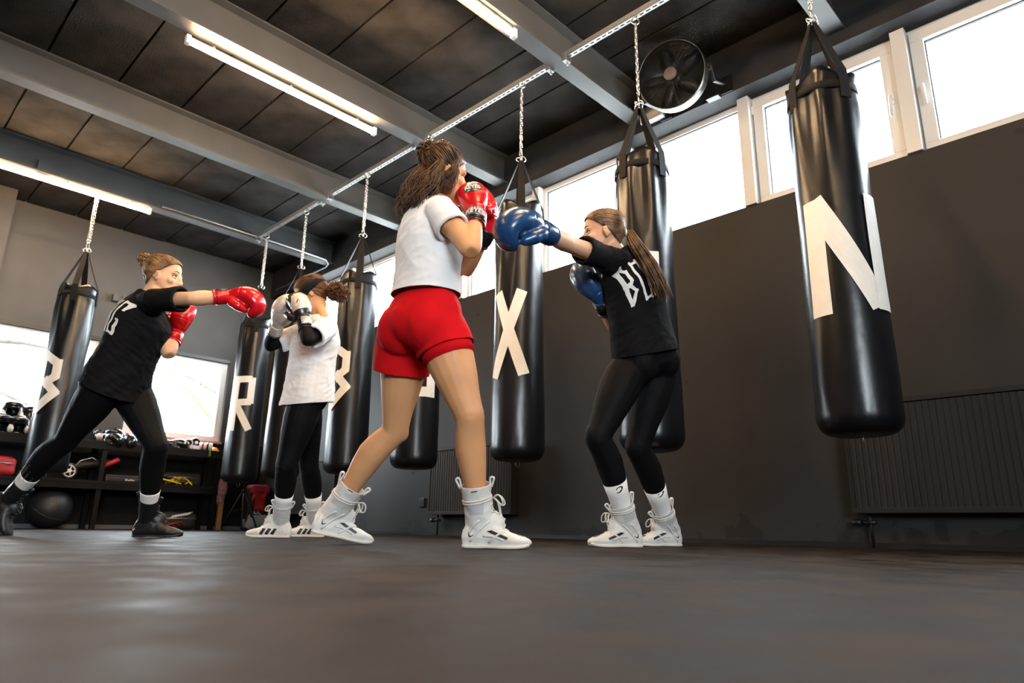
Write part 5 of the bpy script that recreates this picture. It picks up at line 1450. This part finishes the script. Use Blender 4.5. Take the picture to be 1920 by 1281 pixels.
def mitt(loc, nrm, R, m, rim, label):
    t = thing('focus_mitt', loc, label, 'focus mitt', 'focus mitts on the rack'); n = V(nrm).normalized(); c = V(loc)+V((0, 0, R*.86))
    a, bq = frame_from(n)
    b = B(); lathe(b, c, n, [(-.03, R*.55), (-.028, R*.9), (0, R), (.022, R*.93), (.03, R*.7), (.018, R*.55)], 24); ob('pad', b, m, t, True)
    b = B(); torus(b, c+n*.024, n, R*.78, R*.09, 24, 8); ob('rim', b, rim, t, True)
    b = B(); ellipsoid(b, c+n*.022, (a*R*.3, bq*R*.3, n*.012)); ob('target', b, rim, t, True)
    return t
mitt(on_rack(368, 8.66, TOPZ+.02), (.1, -1, .35), .075, M['gloss_black'], M['print_white'], 'black focus mitt with white rim on the rack')
mitt(on_rack(354, 8.62, TOPZ), (-.5, -.8, .5), .07, M['gloss_black'], M['glove_silver'], 'black focus mitt with grey rim leaning beside another on the rack')
# rolled hand wrap with white and red stripes, orange cone, green roll
t = thing('rolled_shin_guard', on_rack(388, 8.56, TOPZ), 'white and red rolled guard at the right end of the rack', 'guard'); c = on_rack(388, 8.56, TOPZ+.045)
ax = V((.9, -.35, 0)).normalized(); sd_ = V((0, 0, 1)).cross(ax)
b = B(); rs = []
for x, r in ((-.075, .040), (-.07, .046), (.07, .050), (.078, .044)): rs.append(ring(b, c+ax*x, sd_, V((0, 0, 1)), r*1.25, r, 20))
skin_rings(b, rs, cap=False); ob('shell', b, M['print_white'], t, True)
for x, m_ in ((-.035, M['print_red']), (.02, M['gloss_black'])):
    b = B(); rr = [ring(b, c+ax*(x+d), sd_, V((0, 0, 1)), r*1.25, r, 20) for d, r in ((-.012, .047), (-.012, .0505), (.012, .0515), (.012, .048))]; skin_rings(b, rr, cap=False, closed=True); ob('stripe', b, m_, t, True)
t = thing('marker_cone', on_rack(404, 8.74, TOPZ), 'small orange cap at the right end of the rack', 'marker')
b = B(); lathe(b, on_rack(404, 8.74, TOPZ), V((0, 0, 1)), [(0, .075), (.006, .075), (.03, .06), (.062, .03), (.066, .012)], 24); ob('cone', b, mat('orange_plastic', (.85, .22, .02), .4), t, True)
b = B(); c = on_rack(396, 8.50, .905); tube(b, [c+V((0, -.012, .05)), c+V((0, -.016, .03)), c+V((0, -.016, -.04))], .030, 8, flat=.12); ob('green_strap', b, mat('green_strap', (.28, .50, .02), .6), label='short green strap hanging over the right end of the rack', cat='strap')
b = B(); box(b, -.05, .05, -.03, .03, 0, .045, Matrix.Translation(on_rack(368, 8.55, TOPZ)) @ Matrix.Rotation(.4, 4, 'Z'), bev=.006); ob('bandage_box', b, M['sock'], label='small pale box in front of the focus mitts', cat='box')

# middle shelf: red bag, wheel trainer, flat case, yellow straps
def soft_bag(name, c, sx, sy, sz, m, label, cat, band=None, seed=1):
    t = thing(name, c, label, cat)
    b = B(); box(b, -sx, sx, -sy, sy, 0, sz, Matrix.Translation(c)); bm = to_bm(evaluated(b, [('BEVEL', dict(width=min(sx, sy, sz)*.5, segments=4)), ('SUBSURF', dict(levels=2, render_levels=2))]))
    noise_disp(bm, .012, 9, seed); finish('bag_body', bm, m, t)
    b = B(); tube(b, [c+V((sx*.5*math.cos(a)*1.1, -sy*.3, sz-.01+.07*math.sin(a))) for a in [pi*i/10 for i in range(11)]], .012, 6, flat=.35); ob('handle', b, band or M['webbing'], t, True)
    b = B(); tube(b, [c+V((-sx*.9, -sy*1.0, sz*.62)), c+V((0, -sy*1.04, sz*.66)), c+V((sx*.9, -sy*1.0, sz*.62))], .006, 6); ob('zip', b, M['rail'], t, True)
    return t
M['red_bag'] = mat('red_bag_cloth', (.42, .015, .012), .6, bump=.001, bscale=60)
M['black_bag'] = mat('black_bag_cloth', (.010, .010, .011), .7, bump=.001, bscale=60)
soft_bag('sports_bag', on_rack(2, 8.66, MIDZ), .16, .12, .20, M['red_bag'], 'red and black sports bag at the left edge on the middle shelf', 'bag')
t = thing('wheel_trainer', on_rack(150, 8.6, MIDZ), 'black wheel trainer with pale spoked wheel on the middle shelf', 'exercise wheel')
c = PY_(127, 893, 8.55); c.z = MIDZ+.088; R = .085; n = V((0.25, -1, .05)).normalized(); a, bq = frame_from(n)
b = B(); torus(b, c, n, R-.012, .016, 28, 8); ob('tyre', b, M['black_plastic'], t, True)
b = B(); torus(b, c+n*.012, n, R-.026, .006, 28, 6); lathe(b, c, n, [(0, .022), (.02, .022), (.024, .012)], 16); ob('wheel_rim', b, M['print_white'], t, True)
for k in range(5):
    d = a*math.cos(2*pi*k/5)+bq*math.sin(2*pi*k/5); b = B(); tube(b, [c+n*.012+d*.015, c+n*.012+d*(R-.026)], [.013, .008], 6, flat=.5); ob('spoke', b, M['print_white'], t, True)
b = B(); q = [c+V((.02, .05, .02)), c+V((.12, .06, .075)), c+V((.26, .07, .10)), c+V((.40, .08, .13))]; tube(b, q, [.05, .062, .058, .040], 12, flat=.75); ob('frame', b, M['black_bag'], t, True)
b = B(); tube(b, [c+V((.05, -.03, .06)), c+V((.09, -.02, .115)), c+V((.20, .0, .155)), c+V((.24, .0, .135))], .004, 6); ob('pale_edge', b, M['print_white'], t, True)
b = B(); tube(b, [c+V((.33, .0, .075)), c+V((.47, .02, .16))], .026, 10); ob('grip', b, M['red_bag'], t, True)
t = thing('flat_case', on_rack(240, 8.62, MIDZ), 'flat black case with a small white mark on the middle shelf', 'case')
c = on_rack(238, 8.62, MIDZ); b = B(); box(b, c.x-.17, c.x+.17, 8.54, 8.80, MIDZ, MIDZ+.075, bev=.012); ob('case_body', b, M['black_plastic'], t)
b = B(); box(b, c.x-.171, c.x+.171, 8.538, 8.802, MIDZ+.040, MIDZ+.044); ob('seam', b, M['trim'], t)
b = B()
for i in range(6): box(b, c.x+.03+.017*i, c.x+.041+.017*i, 8.536, 8.541, MIDZ+.016+.004*(i % 2), MIDZ+.034-.003*(i % 3))
o = ob('white_mark', b, M['print_white'], t); o['kind'] = 'stuff'
yel = mat('yellow_strap', (.70, .50, .01), .55); rng = random.Random(5)
t = thing('agility_ladder', on_rack(345, 8.6, MIDZ), 'bundle of yellow and black agility straps on the middle shelf', 'straps')
for k in range(22):
    c = on_rack(rng.uniform(316, 372), rng.uniform(8.53, 8.66), MIDZ+.012+rng.uniform(0, .085)); a = rng.uniform(-.5, .5) if k % 3 else rng.uniform(.6, 1.9); L = rng.uniform(.08, .16)
    b = B(); d = V((math.cos(a), rng.uniform(-.4, .4), math.sin(a)*.4)).normalized()
    tube(b, [c-d*L*.5, c+V((0, 0, .012)), c+d*L*.5], rng.choice((.006, .016, .020)), 6, flat=.25); ob('strap', b, yel if k % 4 else M['black_bag'], t)
b = B(); p0, p1 = on_rack(303, 8.54, MIDZ+.075), on_rack(352, 8.50, MIDZ+.012); tube(b, [p0, p1], .008, 8); ob('rung', b, yel, t, True)
soft_bag('gym_bag', on_rack(350, 8.83, MIDZ), .22, .085, .16, M['black_bag'], 'black gym bag behind the yellow straps', 'bag', seed=3)
# floor level: dark ball, red straps, black bag with white scribble, yellow stick
t = thing('medicine_ball', on_rack(118, 8.72, 0), 'large dark ball on the floor under the rack', 'ball')
c = on_rack(118, 8.72, .215); b = B(); sphere(b, c, .215, 32, 20); ob('ball_skin', b, mat('dark_rubber', (.016, .017, .020), .5, bump=.001, bscale=80), t, True)
b = B(); torus(b, c, V((.3, -.5, .8)), .2135, .004, 40, 6); ob('seam', b, M['black_plastic'], t, True)
soft_bag('duffel_bag', on_rack(352, 8.66, 0), .20, .13, .20, M['black_bag'], 'black duffel bag with white scribble on the floor under the rack', 'bag', seed=6)
b = B(); c = on_rack(355, 8.50, .15)
for k in range(7): p = c+V((-.10+.03*k, -.012, -.02+.006*k)); tube(b, [p, p+V((.045, -.002, .034)), p+V((.02, -.002, .006)), p+V((.07, -.002, .040))], .0035, 5)
ob('white_scribble', b, M['print_white'], label='white scribbled mark on the duffel bag under the rack', cat='print')
t = thing('resistance_band', on_rack(320, 8.55, 0), 'red straps coiled on the floor under the rack', 'straps')
for k in range(6):
    b = B(); c = on_rack(302+9*k, 8.54, .012+.012*(k % 3)); tube(b, [c+V((-.10, 0, 0)), c+V((0, -.03, .035)), c+V((.08, -.01, .055)), c+V((.13, -.02, .02))], .016, 6, flat=.35); ob('strap', b, M['red_bag'], t, True)
b = B(); tube(b, [on_rack(292, 8.46, .012), on_rack(352, 8.44, .012)], .010, 8); ob('yellow_stick', b, yel, label='thin yellow stick on the floor in front of the rack', cat='stick')
# things hanging at the right end of the rack
t = thing('hanging_towel', (3.70, 8.62, .30), 'pale red cloth hanging at the right end of the rack', 'towel')
b = B(); rs = []
for i in range(9):
    z = .62-.045*i; w_ = .02+.045*math.sin(pi*min(1, .15+i/10)); yy = 8.60+.012*math.sin(i*1.3)
    rs.append([b.verts.new((3.71+sx*w_+.01*math.sin(i), yy+sy*.018, z)) for sx, sy in ((-1, 0), (-.4, -1), (.3, .3), (1, -.6), (.5, .9), (-.4, 1))])
skin_rings(b, rs); ob('cloth', b, mat('red_checked_cloth', (.40, .10, .12), .9, col2=(.62, .40, .42), vscale=30), t, True)
b = B(); tube(b, [V((3.71, 8.60, .62)), V((3.70, 8.62, .80)), V((3.66, 8.66, .90))], .004, 5); ob('hanging_cord', b, M['webbing'], t, True)
wood = mat('oiled_wood', (.30, .15, .045), .5, var=.3, vscale=20, aniso=(10, 10, 1))
b = B(); box(b, 3.675, 3.735, 8.55, 8.59, 0, .34, bev=.006); ob('wooden_paddle', b, wood, label='short wooden board standing on the floor beside the rack', cat='board')
# black tripod and backpack in the corner
t = thing('tripod_stand', (3.94, 8.50, 0), 'thin black tripod stand beside the red backpack in the corner', 'tripod')
b = B(); tube(b, [V((3.94, 8.50, .28)), V((3.96, 8.50, .86))], .011, 8); ob('pole', b, M['black_metal'], t, True)
b = B(); lathe(b, V((3.945, 8.50, .44)), V((0, 0, 1)), [(0, .022), (.05, .022), (.055, .014)], 12); ob('collar', b, M['black_metal'], t, True)
for a in (2.6, 4.4, 5.6):
    d = V((math.cos(a), math.sin(a), 0)); b = B(); tube(b, [V((3.945, 8.50, .45))+d*.02, V((3.94, 8.50, 0.008))+d*.22], .009, 8); ob('leg', b, M['black_metal'], t, True)
    b = B(); tube(b, [V((3.94, 8.50, .26))+d*.012, V((3.94, 8.50, .21))+d*.12], .006, 6); ob('brace', b, M['black_metal'], t, True)
c = V((4.21, 8.66, 0))
t = thing('backpack', c, 'red and black backpack with grey base leaning in the corner', 'backpack')
def sack(name, cz, sx, sy, sz, m, par, seed, off=V((0, 0, 0))):
    b = B(); box(b, -sx, sx, -sy, sy, -sz, sz, Matrix.Translation(c+V((0, 0, cz))+off)); bm = to_bm(evaluated(b, [('BEVEL', dict(width=min(sx, sy, sz)*.6, segments=4)), ('SUBSURF', dict(levels=2, render_levels=2))])); noise_disp(bm, .018, 11, seed); return finish(name, bm, m, par)
main = sack('main_pocket', .30, .15, .11, .26, M['black_bag'], t, 2)
sack('front_pocket', .36, .085, .04, .12, M['red_bag'], t, 3, V((-.03, -.10, 0)))
sack('top_flap', .50, .12, .10, .06, mat('dark_pink_cloth', (.30, .02, .06), .7), t, 4, V((-.02, -.04, 0)))
sack('base_pocket', .105, .135, .10, .095, mat('grey_bag_cloth', (.33, .33, .34), .7), t, 5, V((-.01, -.035, 0)))
decal('lettering', text_mesh('EL', .10, 1.0, .002), c+V((-.04, -.30, .235)), V((1, 0, 0)), V((0, 0, 1)), bvh_of(main), M['print_white'], main, label='white letters on red')
b = B(); tube(b, [c+V((-.10, -.13, .42)), c+V((-.13, -.16, .30)), c+V((-.12, -.15, .16))], .016, 6, flat=.4); ob('shoulder_strap', b, M['webbing'], t, True)
b = B(); box(b, c.x+.015, c.x+.05, c.y-.135, c.y-.125, .46, .49, bev=.003); ob('yellow_tag', b, yel, t)
